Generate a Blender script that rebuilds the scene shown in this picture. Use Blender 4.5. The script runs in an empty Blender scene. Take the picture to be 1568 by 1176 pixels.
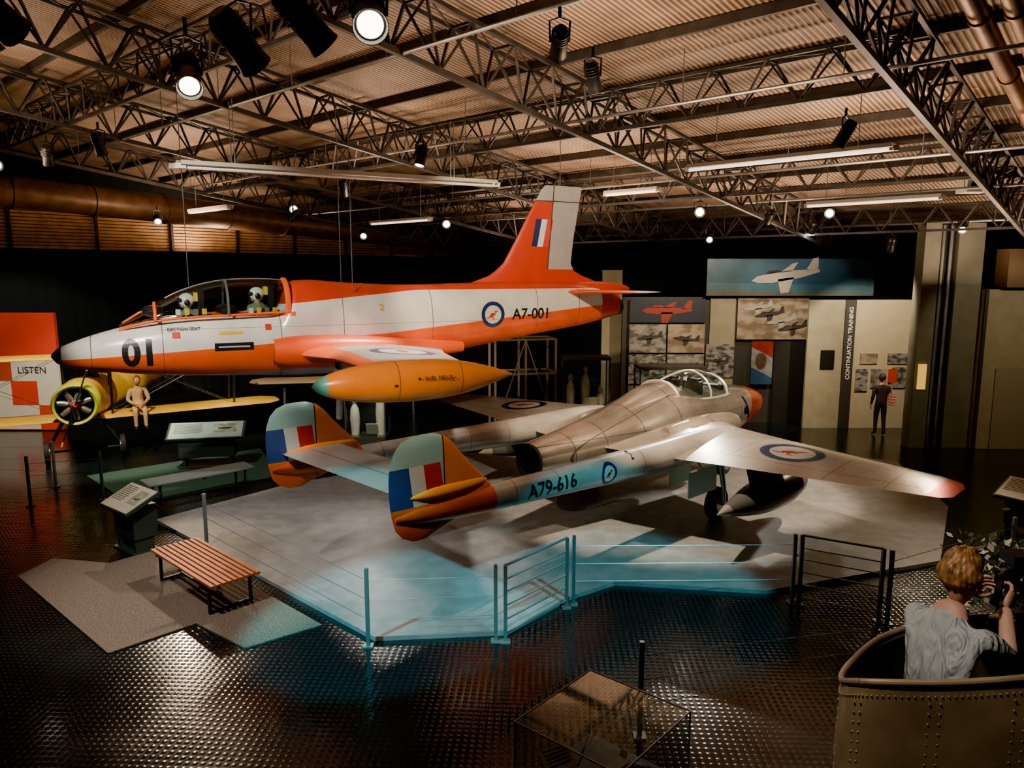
import bpy, bmesh, math, random
from mathutils import Vector, Matrix, noise
from mathutils.bvhtree import BVHTree
random.seed(4)
D=bpy.data; C=bpy.context; S=C.scene
V=Vector
# ------------------------------------------------------------------ materials
def nodes(name):
    m=D.materials.new(name); m.use_nodes=True
    nt=m.node_tree; b=nt.nodes['Principled BSDF']; return m,nt,b
def c4(c): return (c[0],c[1],c[2],1)
def mat(name,col,rough=.5,metal=0,emit=None,es=0,var=0,vs=3.0,bump=0,bs=40,spec=None,stretch=None):
    m,nt,b=nodes(name)
    b.inputs['Base Color'].default_value=c4(col); b.inputs['Roughness'].default_value=rough; b.inputs['Metallic'].default_value=metal
    if spec is not None: b.inputs['Specular IOR Level'].default_value=spec
    if emit: b.inputs['Emission Color'].default_value=c4(emit); b.inputs['Emission Strength'].default_value=es
    if var or bump:
        tc=nt.nodes.new('ShaderNodeTexCoord'); src=tc.outputs['Object']
        if stretch:
            mp=nt.nodes.new('ShaderNodeMapping'); mp.inputs['Scale'].default_value=stretch; nt.links.new(src,mp.inputs[0]); src=mp.outputs[0]
    if var:
        n=nt.nodes.new('ShaderNodeTexNoise'); n.inputs['Scale'].default_value=vs; n.inputs['Detail'].default_value=6
        nt.links.new(src,n.inputs['Vector'])
        mx=nt.nodes.new('ShaderNodeMix'); mx.data_type='RGBA'
        mx.inputs[6].default_value=c4([x*(1-var) for x in col]); mx.inputs[7].default_value=c4([min(1,x*(1+var)) for x in col])
        mr=nt.nodes.new('ShaderNodeMapRange'); mr.inputs[1].default_value=.35; mr.inputs[2].default_value=.65
        nt.links.new(n.outputs[0],mr.inputs[0]); nt.links.new(mr.outputs[0],mx.inputs[0]); nt.links.new(mx.outputs[2],b.inputs['Base Color'])
    if bump:
        n2=nt.nodes.new('ShaderNodeTexNoise'); n2.inputs['Scale'].default_value=bs; n2.inputs['Detail'].default_value=4
        nt.links.new(src,n2.inputs['Vector'])
        bp=nt.nodes.new('ShaderNodeBump'); bp.inputs['Strength'].default_value=bump; bp.inputs['Distance'].default_value=.02
        nt.links.new(n2.outputs[0],bp.inputs['Height']); nt.links.new(bp.outputs[0],b.inputs['Normal'])
    return m
def zmat(name,base,rules,rough=.4,metal=0,var=.08,vs=2.5):
    """paint scheme from object-space regions"""
    m,nt,b=nodes(name); N=nt.nodes; L=nt.links
    b.inputs['Roughness'].default_value=rough; b.inputs['Metallic'].default_value=metal
    tc=N.new('ShaderNodeTexCoord'); O=tc.outputs['Object']
    cur=None
    def dot(cf):
        d=N.new('ShaderNodeVectorMath'); d.operation='DOT_PRODUCT'; L.new(O,d.inputs[0]); d.inputs[1].default_value=cf; return d.outputs['Value']
    def cond(c):
        k=N.new('ShaderNodeMath')
        if c[0] in 'gl':
            k.operation='GREATER_THAN' if c[0]=='g' else 'LESS_THAN'; L.new(dot(c[1]),k.inputs[0]); k.inputs[1].default_value=c[2]
        elif c[0]=='s':
            k.operation='COMPARE'; L.new(dot(c[1]),k.inputs[0]); k.inputs[1].default_value=c[2]; k.inputs[2].default_value=c[3]
        else:
            s=N.new('ShaderNodeVectorMath'); s.operation='SUBTRACT'; L.new(O,s.inputs[0]); s.inputs[1].default_value=c[1]
            q=N.new('ShaderNodeVectorMath'); q.operation='MULTIPLY'; L.new(s.outputs[0],q.inputs[0]); q.inputs[1].default_value=c[2]
            l=N.new('ShaderNodeVectorMath'); l.operation='LENGTH'; L.new(q.outputs[0],l.inputs[0])
            k.operation='LESS_THAN'; L.new(l.outputs['Value'],k.inputs[0]); k.inputs[1].default_value=c[3]
        return k.outputs[0]
    rgb=N.new('ShaderNodeRGB'); rgb.outputs[0].default_value=c4(base); cur=rgb.outputs[0]
    for col,cs in rules:
        f=None
        for c in cs:
            o=cond(c)
            if f is None: f=o
            else:
                mm=N.new('ShaderNodeMath'); mm.operation='MULTIPLY'; L.new(f,mm.inputs[0]); L.new(o,mm.inputs[1]); f=mm.outputs[0]
        mx=N.new('ShaderNodeMix'); mx.data_type='RGBA'; L.new(f,mx.inputs[0]); L.new(cur,mx.inputs[6]); mx.inputs[7].default_value=c4(col); cur=mx.outputs[2]
    if var:
        n=N.new('ShaderNodeTexNoise'); n.inputs['Scale'].default_value=vs; n.inputs['Detail'].default_value=8; L.new(O,n.inputs['Vector'])
        mr=N.new('ShaderNodeMapRange'); mr.inputs[1].default_value=.3; mr.inputs[2].default_value=.7; mr.inputs[3].default_value=1-var*1.6; mr.inputs[4].default_value=1.0
        L.new(n.outputs[0],mr.inputs[0])
        vm=N.new('ShaderNodeVectorMath'); vm.operation='SCALE'; L.new(cur,vm.inputs[0]); L.new(mr.outputs[0],vm.inputs['Scale']); cur=vm.outputs[0]
    L.new(cur,b.inputs['Base Color'])
    return m
def glassmat(name,tint=(.9,1,1),gl=.2,rough=.03,mx_=.3):
    m=D.materials.new(name); m.use_nodes=True; nt=m.node_tree; nt.nodes.clear()
    o=nt.nodes.new('ShaderNodeOutputMaterial'); t=nt.nodes.new('ShaderNodeBsdfTransparent'); t.inputs[0].default_value=c4(tint)
    g=nt.nodes.new('ShaderNodeBsdfGlossy'); g.inputs['Roughness'].default_value=rough
    lw=nt.nodes.new('ShaderNodeLayerWeight'); lw.inputs[0].default_value=gl
    mr=nt.nodes.new('ShaderNodeMapRange'); mr.inputs[3].default_value=.03; mr.inputs[4].default_value=mx_
    mx=nt.nodes.new('ShaderNodeMixShader'); nt.links.new(lw.outputs['Fresnel'],mr.inputs[0]); nt.links.new(mr.outputs[0],mx.inputs[0]); nt.links.new(t.outputs[0],mx.inputs[1]); nt.links.new(g.outputs[0],mx.inputs[2]); nt.links.new(mx.outputs[0],o.inputs[0])
    return m
# ------------------------------------------------------------------ mesh builder
class MB:
    def __init__(s): s.v=[];s.f=[];s.m=[]
    def add(s,vs,fs,m=0):
        o=len(s.v); s.v+= [tuple(v) for v in vs]
        for f in fs: s.f.append(tuple(i+o for i in f)); s.m.append(m)
    def box(s,c,d,m=0,R=None):
        x,y,z=[q/2 for q in d]; c=V(c)
        vs=[V((a*x,b*y,e*z)) for a in(-1,1) for b in(-1,1) for e in(-1,1)]
        if R is not None: vs=[R@v for v in vs]
        s.add([c+v for v in vs],[(0,1,3,2),(4,6,7,5),(0,4,5,1),(2,3,7,6),(0,2,6,4),(1,5,7,3)],m)
    def beam(s,a,b,w=.05,h=None,m=0):
        a=V(a);b=V(b);h=h or w;d=b-a
        if d.length<1e-6:return
        t=d.normalized();r=t.cross(V((0,0,1)))
        if r.length<.01:r=V((1,0,0))
        r.normalize();u=r.cross(t)
        vs=[]
        for p in(a,b):
            for i,j in((-1,-1),(1,-1),(1,1),(-1,1)): vs.append(p+r*i*w/2+u*j*h/2)
        s.add(vs,[(3,2,1,0),(4,5,6,7),(0,1,5,4),(1,2,6,5),(2,3,7,6),(3,0,4,7)],m)
    def loft(s,rings,m=0,caps=(True,True),closed=True):
        n=len(rings[0]);o=len(s.v)
        for r in rings: s.v+=[tuple(p) for p in r]
        for i in range(len(rings)-1):
            for j in range(n if closed else n-1):
                k=(j+1)%n; s.f.append((o+i*n+j,o+i*n+k,o+(i+1)*n+k,o+(i+1)*n+j)); s.m.append(m)
        if closed and caps[0]: s.f.append(tuple(o+j for j in range(n-1,-1,-1))); s.m.append(m)
        if closed and caps[1]: s.f.append(tuple(o+(len(rings)-1)*n+j for j in range(n))); s.m.append(m)
    def tube(s,path,rad,m=0,seg=10,caps=(True,True),sq=1.0):
        path=[V(p) for p in path]
        if not isinstance(rad,(list,tuple)): rad=[rad]*len(path)
        r0=None;rings=[]
        for i,p in enumerate(path):
            t=(path[min(i+1,len(path)-1)]-path[max(i-1,0)]).normalized()
            if r0 is None:
                r0=t.cross(V((0,0,1)))
                if r0.length<.05:r0=t.cross(V((0,1,0)))
            r0=(r0-t*r0.dot(t)).normalized();u=t.cross(r0)
            rings.append([p+(r0*math.cos(a)+u*math.sin(a)*sq)*rad[i] for a in [2*math.pi*k/seg for k in range(seg)]])
        s.loft(rings,m,caps)
    def ball(s,c,r,m=0,n=16,k=10,R=None,f=None):
        if not isinstance(r,(list,tuple)): r=(r,r,r)
        c=V(c);rings=[]
        for i in range(k+1):
            th=math.pi*(.002+i/k*.996);row=[]
            for j in range(n):
                a=2*math.pi*j/n
                p=V((math.sin(th)*math.cos(a)*r[0],math.sin(th)*math.sin(a)*r[1],-math.cos(th)*r[2]))
                if f:p=f(p)
                if R is not None:p=R@p
                row.append(c+p)
            rings.append(row)
        s.loft(rings,m)
    def prism(s,pts,z0,z1,m=0,mt=None):
        n=len(pts);vs=[(p[0],p[1],z0) for p in pts]+[(p[0],p[1],z1) for p in pts]
        s.add(vs,[tuple(range(n-1,-1,-1))],m); 
        o=len(s.v)-2*n
        s.f.append(tuple(o+n+i for i in range(n))); s.m.append(m if mt is None else mt)
        for i in range(n):
            k=(i+1)%n; s.f.append((o+i,o+k,o+n+k,o+n+i)); s.m.append(m)
    def wing(s,secs,m=0,vert=False,K=12,y0=0):
        xs=[.5*(1-math.cos(math.pi*i/K)) for i in range(K+1)]
        rings=[]
        for le,te,sp,off,tc in secs:
            c=te-le
            yt=[5*tc*c*(.2969*math.sqrt(x)-.126*x-.3516*x*x+.2843*x**3-.1036*x**4) for x in xs]
            loop=[(le+c*xs[i],yt[i]) for i in range(K,-1,-1)]+[(le+c*xs[i],-yt[i]*.8) for i in range(1,K)]
            rings.append([((x,off+y,sp) if vert else (x,sp,off+y)) for x,y in loop])
        s.loft(rings,m)
    def body(s,st,m=0,seg=36,caps=(True,True),y0=0,pw=2.0,axis='x'):
        rings=[]
        for x,zt,zb,hw in st:
            zc=(zt+zb)/2;hh=(zt-zb)/2;row=[]
            for k in range(seg):
                a=2*math.pi*k/seg;ca,sa=math.cos(a),math.sin(a);e=2/pw
                row.append((x,y0+hw*math.copysign(abs(ca)**e,ca),zc+hh*math.copysign(abs(sa)**e,sa)))
            rings.append(row)
        s.loft(rings,m,caps)
def fix(me):
    bm=bmesh.new();bm.from_mesh(me);bmesh.ops.recalc_face_normals(bm,faces=bm.faces);bm.to_mesh(me);bm.free()
def make(mb,name,mats,parent=None,loc=(0,0,0),rz=0,smooth=False,ang=35,doubles=False):
    me=D.meshes.new(name);me.from_pydata(mb.v,[],mb.f)
    if not isinstance(mats,(list,tuple)):mats=[mats]
    for x in mats:me.materials.append(x)
    for p,mi in zip(me.polygons,mb.m):p.material_index=min(mi,len(mats)-1);p.use_smooth=smooth
    me.update();fix(me)
    if smooth:
        try:me.set_sharp_from_angle(angle=math.radians(ang))
        except Exception:pass
    o=D.objects.new(name,me);C.collection.objects.link(o)
    o.location=loc;o.rotation_euler=(0,0,rz)
    if parent:o.parent=parent
    return o
def empty(name,loc=(0,0,0),rz=0):
    e=D.objects.new(name,None);C.collection.objects.link(e);e.location=loc;e.rotation_euler=(0,0,rz);e.empty_display_size=.2;return e
def smoothst(st,n=4):
    out=[]
    for i in range(len(st)-1):
        p0=st[max(i-1,0)];p1=st[i];p2=st[i+1];p3=st[min(i+2,len(st)-1)]
        for k in range(n):
            t=k/n;row=[]
            row.append(p1[0]+(p2[0]-p1[0])*t)
            for q in range(1,len(p1)):
                a=(p2[q]-p0[q])/(p2[0]-p0[0]+1e-9)*(p2[0]-p1[0]); b=(p3[q]-p1[q])/(p3[0]-p1[0]+1e-9)*(p2[0]-p1[0])
                row.append((2*t**3-3*t*t+1)*p1[q]+(t**3-2*t*t+t)*a+(-2*t**3+3*t*t)*p2[q]+(t**3-t*t)*b)
            out.append(tuple(row))
    out.append(tuple(st[-1]));return out
def text(name,body,size,m,parent,origin,xd,ud,bvh=None,off=.008,align='LEFT',extr=0,sx=1.0,bold=.022):
    cu=D.curves.new(name,'FONT');cu.body=body;cu.size=size;cu.align_x=align;cu.extrude=extr;cu.offset=bold*size
    t=D.objects.new(name+'_tmp',cu);C.collection.objects.link(t);C.view_layer.update()
    me=D.meshes.new_from_object(t.evaluated_get(C.evaluated_depsgraph_get()));D.objects.remove(t)
    bm=bmesh.new();bm.from_mesh(me)
    xd=V(xd).normalized();ud=V(ud).normalized();nd=xd.cross(ud);o=V(origin)
    if bvh:
        for ax in(0,1):
            vals=[v.co[ax] for v in bm.verts]
            if not vals:break
            a=min(vals);b=max(vals);q=a+.04
            while q<b:
                no=[0,0,0];no[ax]=1;co=[0,0,0];co[ax]=q
                bmesh.ops.bisect_plane(bm,geom=bm.verts[:]+bm.edges[:]+bm.faces[:],plane_co=co,plane_no=no);q+=.04
    for v in bm.verts:
        p=o+xd*v.co.x*sx+ud*v.co.y
        if bvh:
            h=bvh.ray_cast(p+nd*1.5,-nd)
            if h[0] is not None:p=h[0]+nd*off
        else:p=p+nd*(off+v.co.z)
        v.co=p
    bm.to_mesh(me);bm.free();me.name=name;me.materials.clear();me.materials.append(m)
    ob=D.objects.new(name,me);C.collection.objects.link(ob)
    if parent:ob.parent=parent
    return ob
def bvhof(o):
    me=o.data;return BVHTree.FromPolygons([v.co.copy() for v in me.vertices],[tuple(p.vertices) for p in me.polygons])
def UW(u,w,z):
    return V((.6704*u-.742*w,.742*u+.6704*w,z))
RZ=math.atan2(.742,.6704)
def roof(u):return 9.1-.13*u
# ------------------------------------------------------------------ common mats
M_black=mat('black_paint',(.012,.013,.014),.4)
M_steel=mat('galvanised_steel',(.32,.34,.34),.35,.8,var=.2)
M_dsteel=mat('truss_dark_steel',(.045,.042,.04),.5,.3,var=.3)
M_white=mat('white_paint',(.75,.73,.68),.45)
M_rub=mat('tyre_rubber',(.015,.015,.015),.75)
M_glass=glassmat('clear_glass')
M_canopy=glassmat('canopy_glass',(.74,.84,.84),.3,.03,.45)
M_dark=mat('dark_interior',(.01,.01,.011),.8)
M_emw=mat('lamp_lens_glow',(1,.9,.7),.3,emit=(1,.82,.6),es=9)
M_emf=mat('tube_glow',(1,.9,.75),.3,emit=(1,.8,.6),es=1.3)
M_yel=mat('yellow_paint',(.75,.5,.03),.4,var=.1)
M_red=mat('red_paint',(.6,.04,.01),.4)
# ------------------------------------------------------------------ floor
def floor_mat():
    m,nt,b=nodes('black_tread_plate_floor');N=nt.nodes;L=nt.links
    tc=N.new('ShaderNodeTexCoord');mp=N.new('ShaderNodeMapping');mp.inputs['Rotation'].default_value=(0,0,RZ+.785);mp.inputs['Scale'].default_value=(42,42,42)
    L.new(tc.outputs['Object'],mp.inputs[0])
    sp=N.new('ShaderNodeSeparateXYZ');L.new(mp.outputs[0],sp.inputs[0])
    def sn(o):
        k=N.new('ShaderNodeMath');k.operation='SINE';L.new(o,k.inputs[0]);return k.outputs[0]
    a=N.new('ShaderNodeMath');a.operation='MULTIPLY';L.new(sn(sp.outputs[0]),a.inputs[0]);L.new(sn(sp.outputs[1]),a.inputs[1])
    k=N.new('ShaderNodeMath');k.operation='ABSOLUTE';L.new(a.outputs[0],k.inputs[0])
    k2=N.new('ShaderNodeMath');k2.operation='POWER';L.new(k.outputs[0],k2.inputs[0]);k2.inputs[1].default_value=2.5
    bp=N.new('ShaderNodeBump');bp.inputs['Strength'].default_value=.42;bp.inputs['Distance'].default_value=.006
    L.new(k2.outputs[0],bp.inputs['Height'])
    n=N.new('ShaderNodeTexNoise');n.inputs['Scale'].default_value=.6;n.inputs['Detail'].default_value=6;L.new(tc.outputs['Object'],n.inputs['Vector'])
    mr=N.new('ShaderNodeMapRange');mr.inputs[1].default_value=.35;mr.inputs[2].default_value=.65;mr.inputs[3].default_value=.08;mr.inputs[4].default_value=.22
    L.new(n.outputs[0],mr.inputs[0]);L.new(mr.outputs[0],b.inputs['Roughness'])
    n3=N.new('ShaderNodeTexNoise');n3.inputs['Scale'].default_value=3;L.new(tc.outputs['Object'],n3.inputs['Vector'])
    b2=N.new('ShaderNodeBump');b2.inputs['Strength'].default_value=.08;b2.inputs['Distance'].default_value=.02;L.new(n3.outputs[0],b2.inputs['Height']);L.new(bp.outputs[0],b2.inputs['Normal'])
    L.new(b2.outputs[0],b.inputs['Normal'])
    mx=N.new('ShaderNodeMix');mx.data_type='RGBA';mx.inputs[6].default_value=(.005,.010,.012,1);mx.inputs[7].default_value=(.02,.026,.03,1);L.new(k2.outputs[0],mx.inputs[0]);L.new(mx.outputs[2],b.inputs['Base Color'])
    b.inputs['Specular IOR Level'].default_value=.6;b.inputs['IOR'].default_value=1.6
    return m
mb=MB();q=[UW(-8,-14,0),UW(25,-14,0),UW(25,27,0),UW(-8,27,0)]
mb.prism([(p.x,p.y) for p in q],-.2,0);make(mb,'floor',floor_mat())
def carpet(name,col,dark=.5):
    return mat(name,col,.75,0,var=dark,vs=55,bump=.2,bs=150)
M_plat=mat('grey_painted_platform',(.22,.225,.235),.36,0,var=.16,vs=4)
mb=MB()
pl=[(-6.5,12.95),(-1.7,8.55),(-.05,8.7),(.8,9.7),(1.5,10.2),(3.6,9.9),(6.7,11.0),(8.4,13.7),(9.2,17.2),(4.5,19.6),(-1.2,18.0),(-4.8,15.2)]
mb.prism(pl,0.002,.06,0,0)
make(mb,'display_platform',[M_plat])
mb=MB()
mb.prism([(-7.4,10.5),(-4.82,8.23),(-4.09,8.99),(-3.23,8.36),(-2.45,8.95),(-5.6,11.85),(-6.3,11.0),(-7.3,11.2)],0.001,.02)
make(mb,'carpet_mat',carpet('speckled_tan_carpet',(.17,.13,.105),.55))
mb=MB()
mb.prism([(-9.5,16.0),(-7.4,13.9),(-5.2,16.0),(-6.5,18.6)],0.001,.03)
make(mb,'green_carpet_mat',carpet('green_carpet',(.03,.09,.07),.25))
# ------------------------------------------------------------------ shell
M_curt=mat('black_curtain',(.007,.013,.017),.85,var=.4,vs=1.5,stretch=(3,3,.05),bump=.6,bs=3)
def wallbox(name,a,b,z0,z1,th,m):
    mb=MB();a=V(a);b=V(b);d=(b-a).normalized();n=V((-d.y,d.x))*th
    mb.prism([(a.x,a.y),(b.x,b.y),(b.x+n.x,b.y+n.y),(a.x+n.x,a.y+n.y)],z0,z1);return make(mb,name,m)
A=UW(24.8,-14,0).xy;B=UW(24.8,26.5,0).xy;Cc=UW(-8,26.5,0).xy;Dd=UW(-8,-14,0).xy
wallbox('wall_back',A,B,-.2,5.95,-.2,M_curt)
wallbox('wall_left',B,Cc,-.2,10.2,-.2,M_curt)
wallbox('wall_near',Cc,Dd,-.2,10.2,-.2,M_curt)
wallbox('wall_right',Dd,A,-.2,10.2,-.2,M_curt)
def ceil_mat():
    m,nt,b=nodes('corrugated_roof_sheet');N=nt.nodes;L=nt.links
    tc=N.new('ShaderNodeTexCoord');mp=N.new('ShaderNodeMapping');mp.inputs['Rotation'].default_value=(0,0,-RZ);L.new(tc.outputs['Object'],mp.inputs[0])
    w=N.new('ShaderNodeTexWave');w.wave_type='BANDS';w.bands_direction='Y';w.inputs['Scale'].default_value=3.6;L.new(mp.outputs[0],w.inputs['Vector'])
    n=N.new('ShaderNodeTexNoise');n.inputs['Scale'].default_value=1.3;n.inputs['Detail'].default_value=7;L.new(mp.outputs[0],n.inputs['Vector'])
    m1=N.new('ShaderNodeMix');m1.data_type='RGBA';m1.inputs[6].default_value=(.10,.062,.04,1);m1.inputs[7].default_value=(.46,.325,.225,1);L.new(w.outputs[0],m1.inputs[0])
    m2=N.new('ShaderNodeMix');m2.data_type='RGBA';m2.blend_type='MULTIPLY';m2.inputs[0].default_value=.75;L.new(m1.outputs[2],m2.inputs[6])
    cr=N.new('ShaderNodeMapRange');cr.inputs[1].default_value=.3;cr.inputs[2].default_value=.7;cr.inputs[3].default_value=.45;cr.inputs[4].default_value=1.2
    L.new(n.outputs[0],cr.inputs[0]);L.new(cr.outputs[0],m2.inputs[7]);L.new(m2.outputs[2],b.inputs['Base Color'])
    bp=N.new('ShaderNodeBump');bp.inputs['Strength'].default_value=.8;bp.inputs['Distance'].default_value=.03;L.new(w.outputs[0],bp.inputs['Height']);L.new(bp.outputs[0],b.inputs['Normal'])
    b.inputs['Roughness'].default_value=.55
    return m
mb=MB();vs=[UW(-8,-14,roof(-8)),UW(25,-14,roof(25)),UW(25,26.7,roof(25)),UW(-8,26.7,roof(-8))]
vs+= [v+V((0,0,.1)) for v in vs]
mb.add(vs,[(0,1,2,3),(7,6,5,4),(0,4,5,1),(1,5,6,2),(2,6,7,3),(3,7,4,0)]);make(mb,'ceiling',ceil_mat())
mb=MB();u=-6
while u<24.5:
    mb.beam(UW(u,-13.5,roof(u)-.08),UW(u,26,roof(u)-.08),.07,.14);u+=1.55
make(mb,'roof_purlins',M_dsteel)
def truss(name,a,b,depth,n,wd=.2,t=.05,down=V((0,0,-1))):
    mb=MB();a=V(a);b=V(b);d=(b-a);s=d.normalized().cross(V((0,0,1))).normalized()*wd
    mb.beam(a+s,b+s,t);mb.beam(a-s,b-s,t);mb.beam(a+down*depth,b+down*depth,t*1.3)
    for i in range(n):
        p0=a+d*(i/n);p1=a+d*((i+1)/n);pm=a+d*((i+.5)/n)+down*depth
        for q in(s,-s):
            mb.beam(p0+q,pm,t*.6);mb.beam(pm,p1+q,t*.6)
        mb.beam(p0+s,p0-s,t*.6)
        mb.beam(p0+s,p1-s,t*.4)
    return make(mb,name,M_dsteel)
for w in(-1.9,2.9,7.8,12.4,17.0,21.6):
    truss('roof_truss',UW(-6,w,roof(-6)-.2),UW(24.6,w,roof(24.6)-.2),.75,36,.22,.06)
for u in(5.5,10.5,15.5,20.5):
    truss('cross_truss',UW(u,2.9,roof(u)-.3),UW(u,21.6,roof(u)-.3),.6,22,.16,.045)
rails=[(10.2,7.0),(14.2,6.45),(17.5,6.2),(21,5.75),(6.5,7.3)]
for u,z in rails:
    mb=MB();mb.tube([UW(u,-10,z),UW(u,22.4,z)],.028,seg=8)
    w=-8
    while w<22.4:
        mb.tube([UW(u,w,z),UW(u,w,roof(u))],.008,seg=5);w+=2.3
    make(mb,'lighting_rail',M_steel,smooth=True)
M_duct=mat('brown_duct',(.15,.085,.05),.45,.3,var=.25)
mb=MB();mb.tube([UW(u,23.4,6.95-.05*u) for u in range(-4,24)],.42,seg=24)
for u in range(-4,24,2): mb.tube([UW(u,23.4,6.95-.05*u),UW(u+.06,23.4,6.95-.05*u)],.46,seg=24)
make(mb,'air_duct',M_duct,smooth=True)
for k,w in enumerate((1.25,1.65,2.0)):
    mb=MB();mb.tube([UW(u,w,roof(u)-.45) for u in range(-4,25,2)],.11,seg=14)
    for u in range(-4,24,2): mb.tube([UW(u,w,roof(u)-.45),UW(u+.05,w,roof(u+.05)-.45)],.13,seg=14)
    make(mb,'ceiling_pipe',mat('pipe_brown',(.24,.13,.07),.4,.4,var=.2),smooth=True)
M_louv=mat('louvre_slats',(.62,.36,.16),.5,var=.2)
mb=MB()
for i in range(12):
    z=5.3+i*.105
    mb.box(UW(11,26.25,z),(30,.02,.09),0,Matrix.Rotation(RZ,3,'Z')@Matrix.Rotation(.6,3,'X'))
for k in range(12): mb.box(UW(-3+k*2.4,26.15,5.9),(.08,.1,1.35),1,Matrix.Rotation(RZ,3,'Z'))
make(mb,'window_1',[M_louv,M_dsteel])

# ------------------------------------------------------------------ ASSET: suspended jet trainer
ORG=(.80,.10,.006);RED=(.58,.04,.008);WHT=(.72,.71,.67);BLU=(.02,.035,.12);SIL=(.42,.41,.40)
ang=math.atan2(.452,.892)
jet=empty('suspended_jet_trainer',(-7.06,11.24,0),ang)
def roundel(cx,cy,cz,w,R,side,flip=1,ex=(1,0,0),ey=(0,0,1)):
    cx=V((cx,cy,cz));ex=V(ex);ey=V(ey)
    r=[(BLU,[('r',tuple(cx),w,R)]+side),(WHT,[('r',tuple(cx),w,R*.7)]+side)]
    for dx,dy,rr,sx,sy in((0,.02,.22,1.0,1.9),(-.14,-.1,.15,.8,1.3),(.22,.2,.10,.9,1.1),(.33,.25,.07,.7,1.6),(-.36,-.24,.2,.9,4.5),(.05,-.34,.16,1.2,4.5),(-.02,-.22,.1,2.2,.8)):
        c=cx+ex*dx*R*flip+ey*dy*R
        ww=[1,1,1]
        for i in range(3): ww[i]= (sx if abs(ex[i])>.5 else (sy if abs(ey[i])>.5 else 0))
        r.append((RED,[('r',tuple(c),tuple(ww),rr*R)]+side))
    return r
port=[('l',(0,1,0),0)]
rules=[(ORG,[('l',(-.052,0,1),3.18)]),(ORG,[('l',(-.0864,0,1),3.0)]),
 (RED,[('g',(1,0,0),3.32),('g',(-.09,0,1),3.68)]),(RED,[('g',(1,0,0),3.32),('g',(0,0,1),4.2)]),
 (RED,[('g',(1,0,0),9.9)]),
 (ORG,[('g',(1,0,0),1.0),('l',(1,0,0),3.6),('s',(0,0,1),3.83,.035)]),
 ((.35,.35,.34),[('l',(-.03,0,1),2.78),('g',(1,0,0),1.5)]),
 ((.01,.01,.01),[('l',(1,0,0),.14)]),
 ((.02,.02,.02),[('g',(1,0,0),2.3),('l',(1,0,0),2.9),('s',(0,0,1),3.32,.065)]),
 ((.5,.5,.45),[('g',(1,0,0),2.36),('l',(1,0,0),2.84),('s',(0,0,1),3.32,.012)]),
 ((.8,.5,.02),[('g',(1,0,0),2.38),('l',(1,0,0),2.75),('s',(0,0,1),3.54,.028)]),
 (RED,[('s',(1,0,0),1.75,.06),('s',(0,0,1),3.53,.05)]),(RED,[('s',(1,0,0),3.15,.05),('s',(0,0,1),3.62,.05)]),
]
rules+=roundel(7.3,-.4,3.72,(1,0,1),.25,port)
for x in(.55,1.55,3.35,4.4,6.05,8.3,9.3): rules.append(((.12,.1,.09),[('s',(1,0,0),x,.006)]))
rules.append(((.2,.15,.12),[('g',(1,0,0),1.5),('s',(0,0,1),3.62,.003)]))
M_fus=zmat('jet_trainer_fuselage_paint',WHT,rules,.25,0.05,var=.15)
st=[(0,3.26,3.22,.01),(.08,3.35,3.12,.11),(.35,3.47,3.03,.23),(.72,3.59,2.97,.34),(1.2,3.71,2.9,.42),(1.6,3.79,2.86,.46),(2.2,3.86,2.82,.49),(2.9,3.88,2.78,.51),(3.35,3.92,2.75,.52),(3.5,4.2,2.74,.52),(3.65,4.38,2.73,.52),(4.6,4.34,2.74,.53),(5.4,4.30,2.82,.51),(6.2,4.30,2.95,.47),(7.28,4.33,3.12,.42),(8.4,4.34,3.28,.37),(9.3,4.3,3.4,.32),(9.9,4.22,3.5,.27),(10.4,4.12,3.62,.2)]
mb=MB();mb.body(smoothst(st,4),0,44,pw=2.25)
fus=make(mb,'fuselage',M_fus,jet,smooth=True,ang=50)
bf=bvhof(fus)
mb=MB();mb.body([(10.2,4.0,3.6,.19),(10.5,3.97,3.62,.17),(10.5,3.93,3.66,.13),(10.1,3.92,3.68,.12)],0,24);make(mb,'jet_pipe',mat('burnt_metal',(.12,.09,.07),.35,.9),jet,smooth=True)
mb=MB();mb.body(smoothst([(9.4,4.34,3.95,.16),(10.2,4.32,3.98,.14),(10.6,4.26,4.08,.07),(10.75,4.2,4.14,.02)],3),0,20);make(mb,'tail_cone',mat('tail_red',RED,.3),jet,smooth=True)
M_fin=zmat('jet_fin_paint',RED,[(SIL,[('g',(1,0,-.09),8.29),('g',(0,0,1),4.58)]),(SIL,[('g',(0,0,1),5.93)]),
 (BLU,[('s',(1,0,-.2),7.52-.13,.07),('s',(0,0,1),5.3,.27)]),((.8,.8,.78),[('s',(1,0,-.2),7.52,.07),('s',(0,0,1),5.3,.27)]),((.7,.05,.03),[('s',(1,0,-.2),7.52+.13,.07),('s',(0,0,1),5.3,.27)]),
 ((.05,.04,.04),[('s',(1,0,-.09),8.29,.012),('g',(0,0,1),4.58)]),((.05,.04,.04),[('s',(0,0,1),5.93,.01)])],.35)
mb=MB();mb.wing([(6.6,10.1,4.2,0,.03),(7.05,9.9,4.33,0,.05),(7.4,9.55,4.45,0,.07),(7.55,9.35,4.55,0,.08),(7.72,9.27,4.7,0,.09),(8.02,9.33,5.2,0,.09),(8.3,9.42,5.7,0,.09),(8.57,9.5,6.15,0,.08),(8.66,9.5,6.24,0,.05)],vert=True)
make(mb,'tail_fin',M_fin,jet,smooth=True)
mb=MB()
for sg in(-1,1):
    mb.wing([(9.0,10.15,sg*.1,4.12,.09),(9.45,10.1,sg*1.95,4.15,.08),(9.6,10.05,sg*2.0,4.15,.04)],0)
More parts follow.
